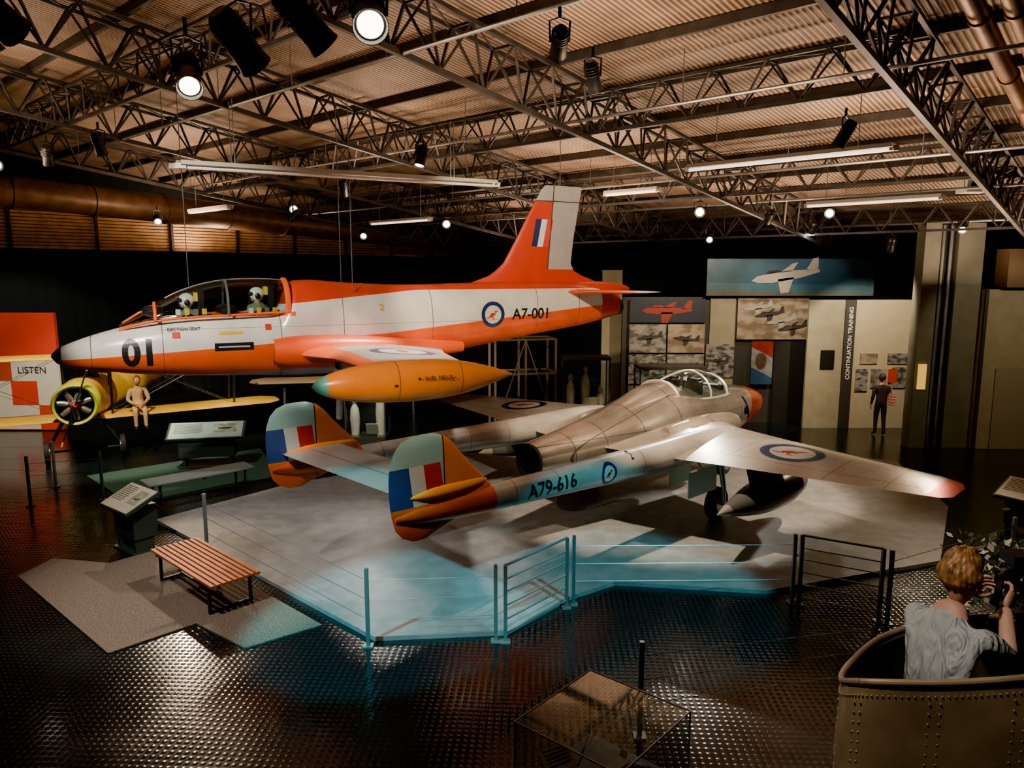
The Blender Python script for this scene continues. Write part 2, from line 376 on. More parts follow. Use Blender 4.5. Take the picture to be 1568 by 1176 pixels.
make(mb,'tailplane',zmat('jet_tailplane_paint',SIL,[(ORG,[('l',(1,0,0),9.5)])],.35),jet,smooth=True)
M_w=zmat('jet_wing_paint',(.42,.38,.33),[(ORG,[('l',(1,0,0),4.0)]),(ORG,[('g',(0,1,0),-1.3),('l',(0,1,0),1.3),('l',(1,0,0),5.0)]),(ORG,[('l',(0,1,0),-3.7)])]+
 [(BLU,[('r',(4.75,-2.6,0),(1,1,0),.5)]),(WHT,[('r',(4.75,-2.6,0),(1,1,0),.36)]),(RED,[('r',(4.75,-2.6,0),(1.4,.7,0),.12)])]+[((.1,.08,.07),[('s',(1,0,0),5.35,.008)])],.35)
mb=MB()
for sg in(-1,1):
    mb.wing([(3.45,6.3,sg*.3,3.12,.13),(3.6,6.15,sg*.6,3.14,.13),(3.75,5.5,sg*2.4,3.26,.12),(3.85,5.15,sg*4.2,3.28,.10)],0)
make(mb,'wings',M_w,jet,smooth=True)
for sg in(-1,1):
    mb=MB()
    prof=[(0,.005),(.05,.06),(.18,.13),(.4,.195),(.7,.24),(1.05,.262),(1.35,.265),(1.7,.25),(2.05,.2),(2.35,.125),(2.55,.06),(2.69,.01)]
    pr=smoothst(prof,3)
    mb.tube([(4.37-1.35+x,sg*4.34,3.15) for x,r in pr],[max(r,.004) for x,r in pr],0,28)
    make(mb,'tip_tank',zmat('tip_tank_paint_teal_lit',(.95,.27,.008),[((.14,.50,.48),[('l',(1,0,0),3.2)]),((.25,.1,.03),[('s',(1,0,0),4.05,.006)]),((.25,.1,.03),[('s',(1,0,0),4.9,.006)]),((.1,.04,.02),[('r',(4.3,0,3.2),(1,0,1),.02)]),((.1,.04,.02),[('r',(4.0,0,3.13),(1,0,1.6),.03)])],.28),jet,smooth=True)  # teal nose: tint of the teal spotlight put into the tank colour
text('tank_stencil','~ FUEL 300 LB ~',.07,mat('stencil_dark',(.08,.04,.02),.5),jet,(4.3,-4.62,3.18),(1,0,0),(0,0,1))
mb=MB()
for sg in(-1,1):
    mb.body(smoothst([(3.2,3.42,3.0,.17),(3.5,3.46,2.94,.22),(4.4,3.45,2.9,.24),(5.6,3.35,2.95,.2),(6.6,3.25,3.05,.08)],3),0,20,(False,True),y0=sg*.55)
    mb.body([(3.2,3.42,3.0,.17),(3.22,3.39,3.03,.14),(3.6,3.36,3.06,.12)],1,20,(False,True),y0=sg*.55)
make(mb,'air_intakes',[mat('intake_orange',(.70,.075,.006),.35),M_dark],jet,smooth=True)
def canopy(par,st,sill,m,segs=20,name='canopy'):
    mb=MB();rings=[]
    for x,zt,hw,zs in st:
        rings.append([(x,-hw*math.cos(math.pi*k/segs),zs+(zt-zs)*math.sin(math.pi*k/segs)**.85) for k in range(segs+1)])
    mb.loft(rings,0,closed=False);return make(mb,name,m,par,smooth=True,ang=60)
cst=smoothst([(.95,3.70,.2,3.62),(1.2,3.86,.30,3.7),(1.5,4.03,.36,3.76),(1.9,4.23,.40,3.8),(2.4,4.37,.42,3.82),(3.0,4.41,.42,3.84),(3.55,4.38,.42,3.86)],3)
canopy(jet,cst,0,M_canopy)
def arch(mb,x,zt,hw,zs,t,m=0,dx=0):
    mb.tube([(x+dx*math.sin(math.pi*k/16),-(hw+.008)*math.cos(math.pi*k/16),zs+(zt+.008-zs)*math.sin(math.pi*k/16)**.85) for k in range(17)],t,m,6)
mb=MB();arch(mb,1.47,4.02,.36,3.76,.028,0);arch(mb,2.55,4.385,.42,3.82,.022,1);arch(mb,3.5,4.38,.43,3.84,.05,0)
for sg in(-1,1):
    mb.tube([(x,sg*hw,zs) for x,zt,hw,zs in cst],.02,0,6)
    mb.tube([(1.0,sg*.08,3.72),(1.25,sg*.12,3.88),(1.5,sg*.16,4.0)],.014,0,6)
mb.tube([(x,0,zt+.003) for x,zt,hw,zs in cst if x>1.5],.014,1,6)
make(mb,'canopy_frames',[mat('frame_orange',ORG,.35),M_steel],jet,smooth=True)
mb=MB();M_helm=mat('white_helmet',(.72,.70,.64),.25);M_suit=mat('flight_suit',(.14,.16,.10),.8);M_tan=mat('tan_skin',(.45,.26,.17),.6)
for x in(1.95,3.05):
    z=4.06 if x<2.5 else 4.15
    mb.ball((x,0,z),(.125,.11,.125),0,20,14)                       # helmet shell
    mb.ball((x-.07,0,z+.005),(.075,.095,.055),1,16,10)              # smoked visor
    mb.ball((x-.085,0,z-.07),(.05,.055,.05),3,14,8)                 # oxygen mask
    mb.ball((x-.06,0,z-.055),(.055,.075,.07),4,14,8)                # face
    for sy in(-1,1):mb.ball((x+.005,sy*.10,z-.03),(.045,.022,.055),3,12,8)
    mb.tube([(x-.11,0,z-.1),(x-.16,.04,z-.2),(x-.1,.1,z-.3)],.018,3,8)
    mb.tube([(x,0,z-.1),(x+.01,0,z-.17)],[.05,.06],4,12)
    mb.tube([(x+.02,0,z-.14),(x+.02,0,z-.2),(x,0,z-.34),(x,0,z-.5)],[.06,.17,.2,.18],2,18)
    for sy in(-1,1):
        mb.tube([(x+.02,sy*.17,z-.22),(x-.08,sy*.25,z-.4),(x-.3,sy*.13,z-.38)],[.07,.055,.035],2,10)
        mb.beam((x-.12,sy*.07,z-.45),(x+.0,sy*.09,z-.15),.04,.01,m=0);mb.ball((x-.32,sy*.13,z-.37),(.05,.035,.03),0,10,6)
    mb.box((x+.21,0,z-.12),(.09,.34,.62),3);mb.box((x+.15,0,z+.06),(.08,.24,.14),5)
    mb.ball((x-.5,0,3.9),(.18,.32,.10),3,16,8)
    for k in range(4):mb.box((x-.15+.13*k,-.34+.01*k,3.89),(.07,.03,.09),(0,5,2,5)[k])
make(mb,'crew_dummies',[M_helm,M_dark,M_suit,M_black,M_tan,M_yel],jet,smooth=True,ang=50)
text('nose_number','01',.56,M_black,jet,(.97,0,3.09),(1,0,0),(0,0,1),bf,sx=.9,bold=.035)
text('serial_number','A7-001',.29,M_black,jet,(7.72,0,3.62),(1,0,0),(0,0,1),bf,bold=.02)
text('panel_stencil','2',.16,mat('stencil_yellow',(.6,.35,.02),.5),jet,(5.05,0,3.85),(1,0,0),(0,0,1),bf)
text('panel_stencil_b','EJECTION SEAT',.07,M_black,jet,(1.62,0,3.6),(1,0,0),(0,0,1),bf)
mb=MB()
for x,y,z in((2.0,0,4.3),(4.6,-.4,4.2),(4.6,.4,4.2),(9.0,0,4.3)):
    p=V((x,y,z));mb.tube([p,p+V((0,0,3.2))],.008,seg=5)
mb.tube([(4.0,-1.7,3.15),(4.0,-1.7,2.6),(4.0,-1.6,2.2)],[.07,.06,.05],0,12)
make(mb,'suspension_wires',M_steel,jet,smooth=True)

# ------------------------------------------------------------------ ASSET: twin boom jet
vj=empty('twin_boom_jet_aircraft',(5.8,17.1,0),math.atan2(-.697,-.717))
MET=(.60,.535,.46)
rl=[((.88,.10,.01),[('l',(1,0,.5),2.12)]),((.03,.05,.14),[('s',(1,0,-.5),.75,.05),('l',(1,0,0),1.85),('g',(0,0,1),1.35),('l',(0,0,1),1.9),('g',(1,0,.5),2.12)]),
    ((.03,.05,.14),[('r',(1.65,0,1.6),(1,0,1.6),.14)]),((.02,.02,.02),[('s',(0,1,0),0,.25),('g',(0,0,1),1.8),('l',(1,0,0),1.95),('g',(1,0,.5),2.12)])]
for x in(1.9,2.6,4.4,5.4,6.3,7.0): rl.append(((.16,.14,.12),[('s',(1,0,0),x,.008)]))
rl.append(((.2,.17,.15),[('s',(0,0,1),1.72,.005),('g',(1,0,0),1.6)]));rl.append(((.2,.17,.15),[('s',(0,1,0),.4,.006),('g',(1,0,0),4.3)]))
rl.append(((.2,.17,.15),[('s',(0,1,0),-.4,.006),('g',(1,0,0),4.3)]))
M_pod=zmat('bare_metal_pod',MET,rl,.21,.86,var=.25,vs=1.8)
st=[(0,1.60,1.54,.02),(.12,1.74,1.42,.15),(.4,1.86,1.3,.29),(.8,1.97,1.18,.41),(1.3,2.06,1.09,.52),(1.9,2.13,1.02,.61),(2.6,2.18,.97,.69),(3.4,2.24,.93,.75),(4.1,2.3,.92,.78),(4.7,2.22,.94,.76),(5.4,2.08,.98,.68),(6.2,1.95,1.03,.55),(7.1,1.83,1.1,.40),(7.7,1.76,1.16,.31)]
mb=MB();mb.body(smoothst(st,4),0,44,(True,False),pw=2.15);mb.body([(7.7,1.76,1.16,.31),(7.72,1.73,1.19,.28),(7.2,1.7,1.22,.25),(6.9,1.5,1.44,.02)],1,44,(False,True))
pod=make(mb,'fuselage_pod',[M_pod,M_dark],vj,smooth=True,ang=50)
cst=smoothst([(1.75,2.09,.16,2.0),(2.05,2.26,.38,2.0),(2.4,2.42,.48,2.0),(2.85,2.52,.53,2.02),(3.35,2.53,.53,2.04),(3.8,2.48,.5,2.08),(4.1,2.42,.45,2.1)],3)
canopy(vj,cst,0,M_canopy)
mb=MB();arch(mb,2.3,2.39,.46,2.0,.028);arch(mb,3.05,2.53,.535,2.03,.022);arch(mb,4.1,2.42,.46,2.08,.03)
for sg in(-1,1): mb.tube([(x,sg*hw,zs) for x,zt,hw,zs in cst],.025,0,6)
mb.tube([(x,0,zt+.005) for x,zt,hw,zs in cst if x>2.2],.02,0,6);
for sg in(-1,1):mb.tube([(1.75,sg*.1,2.08),(2.3,sg*.22,2.37)],.02,0,6)
make(mb,'canopy_frames',mat('frame_metal',MET,.35,.6),vj,smooth=True)
mb=MB()
mb.body(smoothst([(4.0,2.43,1.95,.45),(4.5,2.36,1.9,.40),(5.1,2.2,1.85,.33),(6.0,1.98,1.75,.2)],3),0,28);make(mb,'spine_fairing',M_pod,vj,smooth=True)
mb=MB()
for y in(-.26,.26):
    mb.box((3.3,y,2.12),(.12,.4,.5));mb.box((3.25,y,2.34),(.14,.24,.16));
mb.box((2.35,0,2.12),(.2,.7,.16));mb.ball((2.9,0,2.02),(.9,.45,.1))
make(mb,'ejection_seats',M_black,vj)
rw=[((.72,.05,.02),[('g',(0,1,0),5.22)]),((.72,.05,.02),[('l',(0,1,0),-5.22)])]
rw+=roundel(4.75,3.05,1.6,(1,1,0),.5,[('g',(0,0,1),1.5)],1,(0,1,0),(-1,0,0))+roundel(4.75,-3.05,1.6,(1,1,0),.5,[('g',(0,0,1),1.5)],1,(0,1,0),(-1,0,0))
DL=(.2,.17,.14)
for y in(1.9,2.35,3.9,4.7): 
    for sg in(1,-1): rw.append((DL,[('s',(0,1,0),sg*y,.007),('g',(1,0,0),3.9)]))
rw.append((DL,[('s',(1,.12,0),5.75,.009),('g',(0,1,0),1.5)]));rw.append((DL,[('s',(1,-.12,0),5.75,.009),('l',(0,1,0),-1.5)]))
rw.append((DL,[('s',(1,-.2,0),3.7,.007)]))
M_vw=zmat('bare_metal_wing',(.56,.49,.42),rw,.25,.72,var=.22,vs=1.5)
mb=MB()
for sg in(-1,1):
    mb.wing([(3.0,6.4,sg*.3,1.56,.14),(3.15,6.35,sg*.8,1.56,.14),(3.5,6.2,sg*1.5,1.55,.125),(3.75,5.95,sg*2.6,1.55,.11),(4.05,5.6,sg*4.2,1.54,.10),(4.25,5.42,sg*5.1,1.54,.09),(4.4,5.35,sg*5.4,1.54,.07),(4.65,5.2,sg*5.5,1.54,.04)])
make(mb,'wings',M_vw,vj,smooth=True)
mb=MB()
for sg in(-1,1):
    mb.body(smoothst([(2.75,1.72,1.32,.14),(3.1,1.8,1.25,.2),(4.0,1.85,1.25,.25),(5.2,1.8,1.3,.15)],3),0,20,(False,True),y0=sg*.92)
    mb.body([(2.76,1.71,1.33,.13),(3.1,1.66,1.4,.1)],1,20,(False,True),y0=sg*.92)
make(mb,'air_intakes',[M_vw,M_dark],vj,smooth=True)
rb=[((.72,.10,.015),[('g',(1,0,0),9.95)])]+[(DL,[('s',(1,0,0),x,.007)]) for x in(6.9,7.8,8.8,9.6)]
rb+=roundel(7.75,1.7,1.6,(1,0,1),.17,[('g',(0,1,0),1.5)],-1)
M_bm=zmat('bare_metal_boom',(.48,.45,.42),rb,.30,.45,var=.2)
booms=[]
for sg in(-1,1):
    mb=MB();bs=[(3.6,1.6,1.5,.02),(4.0,1.74,1.38,.16),(4.8,1.80,1.30,.24),(6.2,1.80,1.29,.25),(7.5,1.82,1.36,.21),(9.0,1.83,1.45,.17),(10.3,1.84,1.52,.14),(11.1,1.8,1.6,.08),(11.4,1.74,1.68,.02)]
    mb.body(smoothst(bs,3),0,28,y0=sg*1.5);booms.append(make(mb,'tail_boom',M_bm,vj,smooth=True))
bb=bvhof(booms[1])
text('serial_number','A79-616',.27,M_black,vj,(9.4,1.5,1.56),(-1,0,0),(0,0,1),bb,bold=.02)
TEAL_LIT=(.36,.62,.60)  # teal spotlight falling on fin top and rudder, painted in as colour
fr=[(TEAL_LIT,[('g',(1,0,0),10.72),('g',(0,0,1),2.02)]),
    ((.88,.13,.01),[('l',(0,0,1),1.78)]),
    ((.05,.09,.30),[('g',(1,0,-.12),11.18-.24),('g',(0,0,1),1.82),('l',(0,0,1),2.3)]),
    ((.75,.75,.72),[('s',(1,0,-.12),10.84,.10),('g',(0,0,1),1.82),('l',(0,0,1),2.3)]),
    ((.62,.03,.03),[('s',(1,0,-.12),10.62,.12),('g',(0,0,1),1.82),('l',(0,0,1),2.3),('g',(1,0,0),10.72)]),
    ((.03,.02,.02),[('s',(1,0,0),10.72,.01)])]
M_vf=zmat('twin_fin_paint_teal_lit',(.92,.22,.01),fr,.4,.05)
for sg in(-1,1):
    mb=MB();y=sg*1.5
    mb.wing([(10.95,11.15,1.40,y,.10),(10.75,11.3,1.47,y,.12),(10.35,11.4,1.58,y,.11),(9.85,11.45,1.75,y,.09),(9.95,11.47,1.88,y,.09),(10.12,11.48,2.05,y,.09),(10.28,11.48,2.2,y,.09),(10.42,11.46,2.35,y,.09),(10.55,11.4,2.5,y,.10),(10.68,11.3,2.6,y,.11),(10.85,11.15,2.65,y,.08)],vert=True)
    make(mb,'tail_fin',M_vf,vj,smooth=True)
    mb=MB();pr=smoothst([(0,.01),(.15,.07),(.5,.1),(.9,.09),(1.2,.03)],3);mb.tube([(10.0+x,y,1.93) for x,r in pr],[r for x,r in pr],0,16);make(mb,'fin_bullet',mat('bullet_orange',(.95,.30,.01),.35),vj,smooth=True)
mb=MB();mb.wing([(10.3,11.25,-1.5,1.93,.09),(10.3,11.25,1.5,1.93,.09)]);make(mb,'tailplane',zmat('bare_metal_tailplane',(.42,.42,.40),[(DL,[('s',(1,0,0),10.85,.01)])],.35,.5),vj,smooth=True)
for sg in(-1,1):
    mb=MB();pr=smoothst([(0,.005),(.1,.09),(.4,.2),(.9,.28),(1.4,.29),(1.9,.25),(2.5,.14),(2.85,.05),(3.0,.01)],3)
    mb.tube([(3.4+x,sg*2.7,.90) for x,r in pr],[max(r,.004) for x,r in pr],0,24)
    mb.wing([(4.0,5.4,1.08,sg*2.7,.08),(4.0,5.6,1.5,sg*2.7,.08)],vert=True)
    make(mb,'drop_tank',zmat('drop_tank_paint',(.16,.16,.16),[((.5,.48,.45),[('g',(1,0,0),6.1)]),((.4,.38,.35),[('l',(1,0,0),3.6)])],.3,.5),vj,smooth=True)
mb=MB()
for x,y,r in((4.35,1.5,.3),(4.35,-1.5,.3),(1.5,0,.22)):
    z=r+.06
    mb.tube([(x,y-.09,z),(x,y-.07,z),(x,y+.07,z),(x,y+.09,z)],[r*.8,r,r,r*.8],1,28);mb.tube([(x,y-.1,z),(x,y+.1,z)],r*.5,2,20)
    yy=y+(.14 if y>=0 else -.14)
    mb.tube([(x,yy,z),(x,yy,z+.3),(x,y,1.4)],[.035,.045,.05],2,12);mb.beam((x,yy,z),(x,y,z),.04,m=2)
for sg in(-1,1):
    mb.box((5.35,sg*1.8,1.02),(.85,.03,.42),0);mb.box((4.35,sg*1.25,.75),(.5,.03,.5),0);mb.beam((5.35,sg*1.8,1.2),(5.35,sg*1.6,1.45),.03,m=2)
    mb.box((4.35,sg*.72,.75),(.7,.02,.35),0)
mb.box((1.5,.2,.85),(.6,.02,.3),0)
make(mb,'landing_gear',[mat('gear_door_teal',(.30,.50,.46),.4,.1),M_rub,M_steel],vj,smooth=True)
text('stencil','2',.14,M_black,vj,(7.2,1.6,1.72),(-1,0,0),(0,0,1),bb)

# ------------------------------------------------------------------ barriers
M_rail=mat('barrier_steel',(.24,.30,.31),.35,.6)
def posts(name,pts,gate=False,h=1.0,cab=(.35,.6,.85)):
    mb=MB()
    for x,y in pts:
        mb.box((x,y,h/2),(.045,.045,h));mb.box((x,y,.012),(.12,.12,.02))
    for i in range(len(pts)-1):
        a,b=pts[i],pts[i+1]
        if gate:
            for z in(.12,.3,.48,.66,.82):mb.tube([(a[0],a[1],z),(b[0],b[1],z)],.010,seg=8)
            mb.tube([(a[0],a[1],h),(b[0],b[1],h)],.018,seg=8)
        else:
            for z in cab:mb.tube([(a[0],a[1],z*h),(b[0],b[1],z*h)],.004,seg=5)
    return make(mb,name,M_rail)
posts('cable_barrier',[(-4.95,11.45),(-1.75,8.42),(-.2,8.54)])
posts('gate_barrier',[(-.08,8.52),(.74,9.46)],True)
posts('cable_barrier',[(.84,9.55),(3.85,9.6)])
posts('gate_barrier',[(3.93,9.56),(4.78,9.06)],True)
posts('cable_barrier',[(4.86,9.0),(7.3,10.3)])
posts('cable_barrier',[(1.25,6.65),(4.6,7.4),(7.5,8.5)])
posts('cable_barrier',[(-12.6,15.5),(-9.7,15.2)])
posts('gate_barrier',[(-5.2,16.6),(-4.9,15.6)],True)
posts('cable_barrier',[(-9.4,13.9),(-8.2,14.3)])
def bench(name,c,rz,L,W,mt,n,z0=.0):
    e=empty(name,(c[0],c[1],z0),rz);mb=MB()
    for i in range(n):
        y=-W/2+W*(i+.5)/n;mb.box((0,y,.445),(L,W/n*.72,.035),0)
    for x in(-L*.4,0,L*.4):
        mb.box((x,0,.41),(.05,W*.96,.03),1)
    for x in(-L*.4,L*.4):
        for y in(-W*.4,W*.4):mb.box((x,y,.215),(.04,.04,.39),1)
        mb.box((x,0,.03),(.04,W*.85,.04),1);
    mb.box((0,0,.06),(L*.8,.04,.03),1)
    o=make(mb,'slats_and_frame',[mt,M_black],e);bv=o.modifiers.new('b','BEVEL');bv.width=.004;return e
bench('slatted_bench',(-4.38,9.98),math.atan2(-.68,.73),1.95,.72,mat('varnished_wood',(.45,.10,.02),.45,var=.4,vs=4,stretch=(1,14,14)),9,.02)
bench('metal_bench',(-6.35,14.55),math.atan2(.7,.75),2.1,.6,mat('grey_slats',(.20,.23,.23),.45,.3),10,.03)
def lectern(name,c,rz,w,d,tilt,pm,lines=True,z=.85,z0=0):
    e=empty(name,(c[0],c[1],z0),rz);mb=MB();R=Matrix.Rotation(tilt,3,'X')
    mb.box((0,0,z),(w,d,.05),0,R)
    mb.box(tuple(V((0,0,z))+R@V((0,0,.03))),(w*.94,d*.92,.012),1,R)
    mb.prism([(-w*.36,-d*.2),(w*.36,-d*.2),(w*.36,d*.42),(-w*.36,d*.42)],.25,z-.06,0)
    for x in(-w*.3,w*.3): mb.box((x,.05,.14),(.06,d*.5,.26),0)
    mb.box((0,.05,.015),(w*.75,d*.7,.03),0)
    make(mb,'stand',[mat(name+'_frame',(.04,.055,.05),.4),pm],e)
    mb=MB()
    for i in range(9):
        ww=w*(.36+.05*math.sin(i*3.1));mb.box(tuple(V((0,0,z))+R@V((-w*.22+(ww-w*.4)/2,d*.36-i*d*.065,.038))),(ww,.012,.003),0,R)
    mb.box(tuple(V((0,0,z))+R@V((w*.24,.05,.038))),(w*.3,d*.5,.003),1,R)
    mb.ball(tuple(V((0,0,z))+R@V((w*.24,.05,.042))),(w*.1,d*.1,.004),0)
    make(mb,'printing',[mat(name+'_ink',(.08,.08,.07),.6),mat(name+'_picture',(.35,.4,.3),.5,var=.5,vs=6)],e)
    return e
M_cream=mat('cream_panel',(.62,.6,.5),.4,var=.05)
lectern('information_lectern',(-6.25,11.65),math.atan2(-.62,.78),.95,.62,.42,M_cream,z0=0)
lectern('information_lectern',(8.75,12.0),-1.0,.95,.62,.42,M_cream)
lectern('information_panel_stand',(-7.1,16.8),.2,1.7,.6,.5,mat('pale_teal_panel',(.38,.55,.5),.4,var=.08),z0=.03)
lectern('low_information_panel',(.3,18.9),.1,1.3,.5,.5,mat('white_panel2',(.5,.55,.52),.4,var=.1),z=.9)
gc=empty('glass_display_case',(0,0,0));pts=[(.02,5.06),(.66,5.78),(1.36,5.19),(.72,4.47)]
mb=MB();mb.prism(pts,0,.62);make(mb,'plinth',mat('plinth_grey',(.09,.09,.085),.5),gc)
mb=MB()
for i in range(4):
    a,b=pts[i],pts[(i+1)%4];mb.add([(a[0],a[1],.63),(b[0],b[1],.63),(b[0],b[1],1.2),(a[0],a[1],1.2)],[(0,1,2,3)])
mb.add([(p[0],p[1],1.2) for p in pts],[(0,1,2,3)]);make(mb,'glass',glassmat('case_glass',(.78,.83,.81),.15,.03,.3),gc)
mb=MB()
for i in range(4):
    a,b=pts[i],pts[(i+1)%4];mb.tube([(a[0],a[1],.62),(a[0],a[1],1.2)],.007,seg=6);mb.tube([(a[0],a[1],1.2),(b[0],b[1],1.2)],.007,seg=6)
make(mb,'case_edges',mat('case_edge',(.4,.4,.37),.3,.3),gc)
mb=MB();Rr=Matrix.Rotation(.5,3,'Z')@Matrix.Rotation(.5,3,'X');mb.box((.35,5.2,.80),(.26,.2,.01),0,Rr);mb.box((.7,5.2,.66),(.5,.35,.05),1,Matrix.Rotation(.8,3,'Z'));mb.ball((.95,5.1,.74),(.13,.1,.08),1);mb.tube([(.5,5.0,.7),(.8,4.8,.75)],.03,1)
mb.box((.35,5.22,.70),(.1,.1,.14),2)
for i in range(5):mb.box(tuple(V((.35,5.2,.807))+Rr@V((0,.07-i*.03,.003))),(.2,.008,.002),2,Rr)
make(mb,'exhibits',[M_white,mat('exhibit_brown',(.12,.08,.05),.5,var=.3),M_black],gc,smooth=False)
# ------------------------------------------------------------------ exhibit walls at rear
M_beige=mat('beige_wall_panel',(.30,.27,.18),.7,var=.08)
M_dgrey=mat('dark_wall_panel',(.04,.04,.038),.6)
def panel(name,x0,x1,y,z0,z1,m,th=.08,parent=None):
    mb=MB();mb.box(((x0+x1)/2,y+th/2,(z0+z1)/2),(x1-x0,th,z1-z0));return make(mb,name,m,parent)
def photo_mat(name,c1,c2,sc,seed=0):
    m,nt,b=nodes(name);N=nt.nodes;L=nt.links
    tc=N.new('ShaderNodeTexCoord');mp=N.new('ShaderNodeMapping');mp.inputs['Location'].default_value=(seed,seed*2,seed);mp.inputs['Scale'].default_value=(1,1,1.8);L.new(tc.outputs['Object'],mp.inputs[0])
    n=N.new('ShaderNodeTexNoise');n.inputs['Scale'].default_value=sc;n.inputs['Detail'].default_value=5;L.new(mp.outputs[0],n.inputs['Vector'])
    r=N.new('ShaderNodeValToRGB');r.color_ramp.elements[0].position=.42;r.color_ramp.elements[0].color=c4(c1);r.color_ramp.elements[1].position=.58;r.color_ramp.elements[1].color=c4(c2)
    L.new(n.outputs[0],r.inputs[0]);L.new(r.outputs[0],b.inputs['Base Color']);b.inputs['Roughness'].default_value=.5;return m
def plane_sil(mb,c,L,y,m=0,ang=0,m2=None):
    """flat silhouette of an aircraft printed on a panel facing -y"""
    R=Matrix.Rotation(ang,2)
    def P(px,pz):
        q=R@V((px*L,pz*L));return (c[0]+q.x,y,c[1]+q.y)
    def poly(ps,mm):mb.add([P(*p) for p in ps],[tuple(range(len(ps)))],mm)
    poly([(-.5,0),(-.42,.05),(-.2,.075),(.1,.07),(.38,.045),(.5,.03),(.5,-.01),(.2,-.055),(-.2,-.07),(-.42,-.04)],m)
    poly([(.3,.04),(.42,.2),(.5,.2),(.48,.04)],m)
    poly([(-.12,-.03),(.12,-.03),(.02,-.24),(-.1,-.24)],m)
    poly([(-.08,.06),(.1,.06),(.2,.17),(.12,.17)],m)
    poly([(-.3,.06),(-.24,.11),(-.1,.11),(-.05,.07)],m if m2 is None else m2)
ew=empty('exhibition_photo_wall')
panel('backing',3.3,8.9,22.1,0,3.8,M_dgrey,.1,ew)
panel('post',2.75,3.35,22.6,0,4.6,M_beige,.2,ew)
panel('post_b',5.9,6.65,22.02,0,3.78,M_beige,.06,ew)
M_g1=photo_mat('archive_photo_grey',(.10,.09,.08),(.34,.32,.28),3,1);M_g2=photo_mat('archive_photo_sepia',(.19,.14,.09),(.40,.32,.23),2.2,4);M_g3=photo_mat('archive_photo_mono',(.05,.05,.05),(.3,.29,.27),5,7)
for i,(x0,x1,z0,z1,m) in enumerate([(3.5,4.6,2.15,3.0,M_g1),(4.65,5.75,2.15,3.0,M_g2),(3.5,4.6,1.2,2.1,M_g3),(4.65,5.75,1.2,2.1,M_g1),(5.8,6.65,1.4,2.4,M_g3),(6.7,8.8,2.55,3.8,M_g2),(3.5,4.6,.5,1.15,M_g2)]):
    panel('photo_print',x0,x1,21.98,z0,z1,m,.03,ew)
panel('photo_header',3.5,5.75,21.98,3.05,3.75,mat('header_navy',(.02,.03,.05),.5),.03,ew)
mb=MB();plane_sil(mb,(4.6,3.4),1.5,21.97,0);plane_sil(mb,(4.1,2.6),.8,21.97,1,.1);plane_sil(mb,(5.2,2.55),.8,21.97,1,-.1);plane_sil(mb,(5.2,1.7),.8,21.97,1);plane_sil(mb,(4.05,1.65),.8,21.97,1,.2);plane_sil(mb,(6.2,1.9),.6,21.97,1)
for i in range(4): plane_sil(mb,(7.3+.35*i,3.5-.2*i),.9,21.965-.002*i,1 if i%2 else 2,.15)
make(mb,'printed_aircraft',[mat('print_red',(.3,.03,.02),.5),mat('print_dark',(.05,.045,.04),.5),mat('print_light',(.4,.38,.32),.5)],ew)
panel('poster',7.16,7.8,21.94,1.2,2.5,zmat('poster_red_blue',(.28,.3,.3),[((.3,.03,.02),[('g',(.5,0,1),5.9)]),((.03,.08,.16),[('l',(.5,0,1),5.3)]),((.12,.08,.05),[('r',(7.45,0,1.9),(1.5,0,1),.25)])],.5,var=.3,vs=6),.03,ew)
panel('doorway_dark',7.85,8.75,21.96,0,2.5,M_dark,.05,ew)
bn=empty('hanging_aircraft_banner')
panel('banner',5.7,10.6,21.8,3.85,4.92,zmat('banner_sky',(.02,.075,.12),[((.04,.11,.15),[('l',(.02,0,1),4.35)]),((.09,.09,.06),[('l',(.02,0,1),4.12)])],.5,var=.2),.04,bn)
mb=MB();plane_sil(mb,(8.0,4.42),2.0,21.79,0,.14,1);make(mb,'printed_aircraft',[mat('print_silver',(.36,.31,.25),.5),M_black],bn)
cw=empty('training_exhibit_wall')
panel('panel_beige',8.55,9.58,21.3,0,3.75,M_beige,.1,cw)
panel('panel_sign',9.58,9.88,21.24,0,3.75,M_dgrey,.12,cw)
panel('panel_lit',9.88,11.75,21.3,0,3.75,mat('cream_wall_panel',(.50,.44,.30),.7,var=.06),.1,cw)
text('sign_lettering','CONTINUATION TRAINING',.165,M_white,cw,(9.79,21.23,1.45),(0,0,1),(-1,0,0))
for i,(x0,x1,z0,z1,m) in enumerate([(8.95,9.35,1.75,2.3,M_black),(10.1,10.6,1.9,2.2,M_g2),(10.9,11.5,1.9,2.2,M_g3),(10.0,10.35,1.1,1.75,M_g3),(10.45,10.9,1.2,1.75,M_g1),(11.05,11.6,1.2,1.8,M_g3),(10.95,11.2,1.35,1.75,M_red)]):
    panel('photo_print',x0,x1,21.27-.002*i,z0,z1,m,.03,cw)
cl=empty('building_column')
M_col=mat('column_green_grey',(.14,.145,.11),.6,var=.1)
panel('column_left',10.35,10.75,18.8,0,5.75,M_col,.4,cl);panel('column_right',11.2,11.85,18.8,0,5.75,M_col,.4,cl);panel('column_recess',10.75,11.2,18.95,0,5.75,M_black,.2,cl)
mb=MB()
for x in(10.85,11.05):mb.tube([(x,18.88,0),(x,18.88,5.7)],.045,seg=10)
make(mb,'conduits',M_steel,cl,smooth=True)
rp=empty('service_wall_panel')
panel('panel',11.9,14.6,18.7,0,4.1,M_beige,.15,rp);panel('door_leaf',12.35,13.2,18.66,0,2.1,mat('door_beige',(.26,.24,.17),.6),.04,rp);panel('upper_box',12.3,14.6,18.5,4.15,5.1,mat('brown_box',(.12,.08,.05),.6),.5,rp)
panel('frame_trim',11.9,11.98,18.64,0,4.1,M_dgrey,.06,rp)
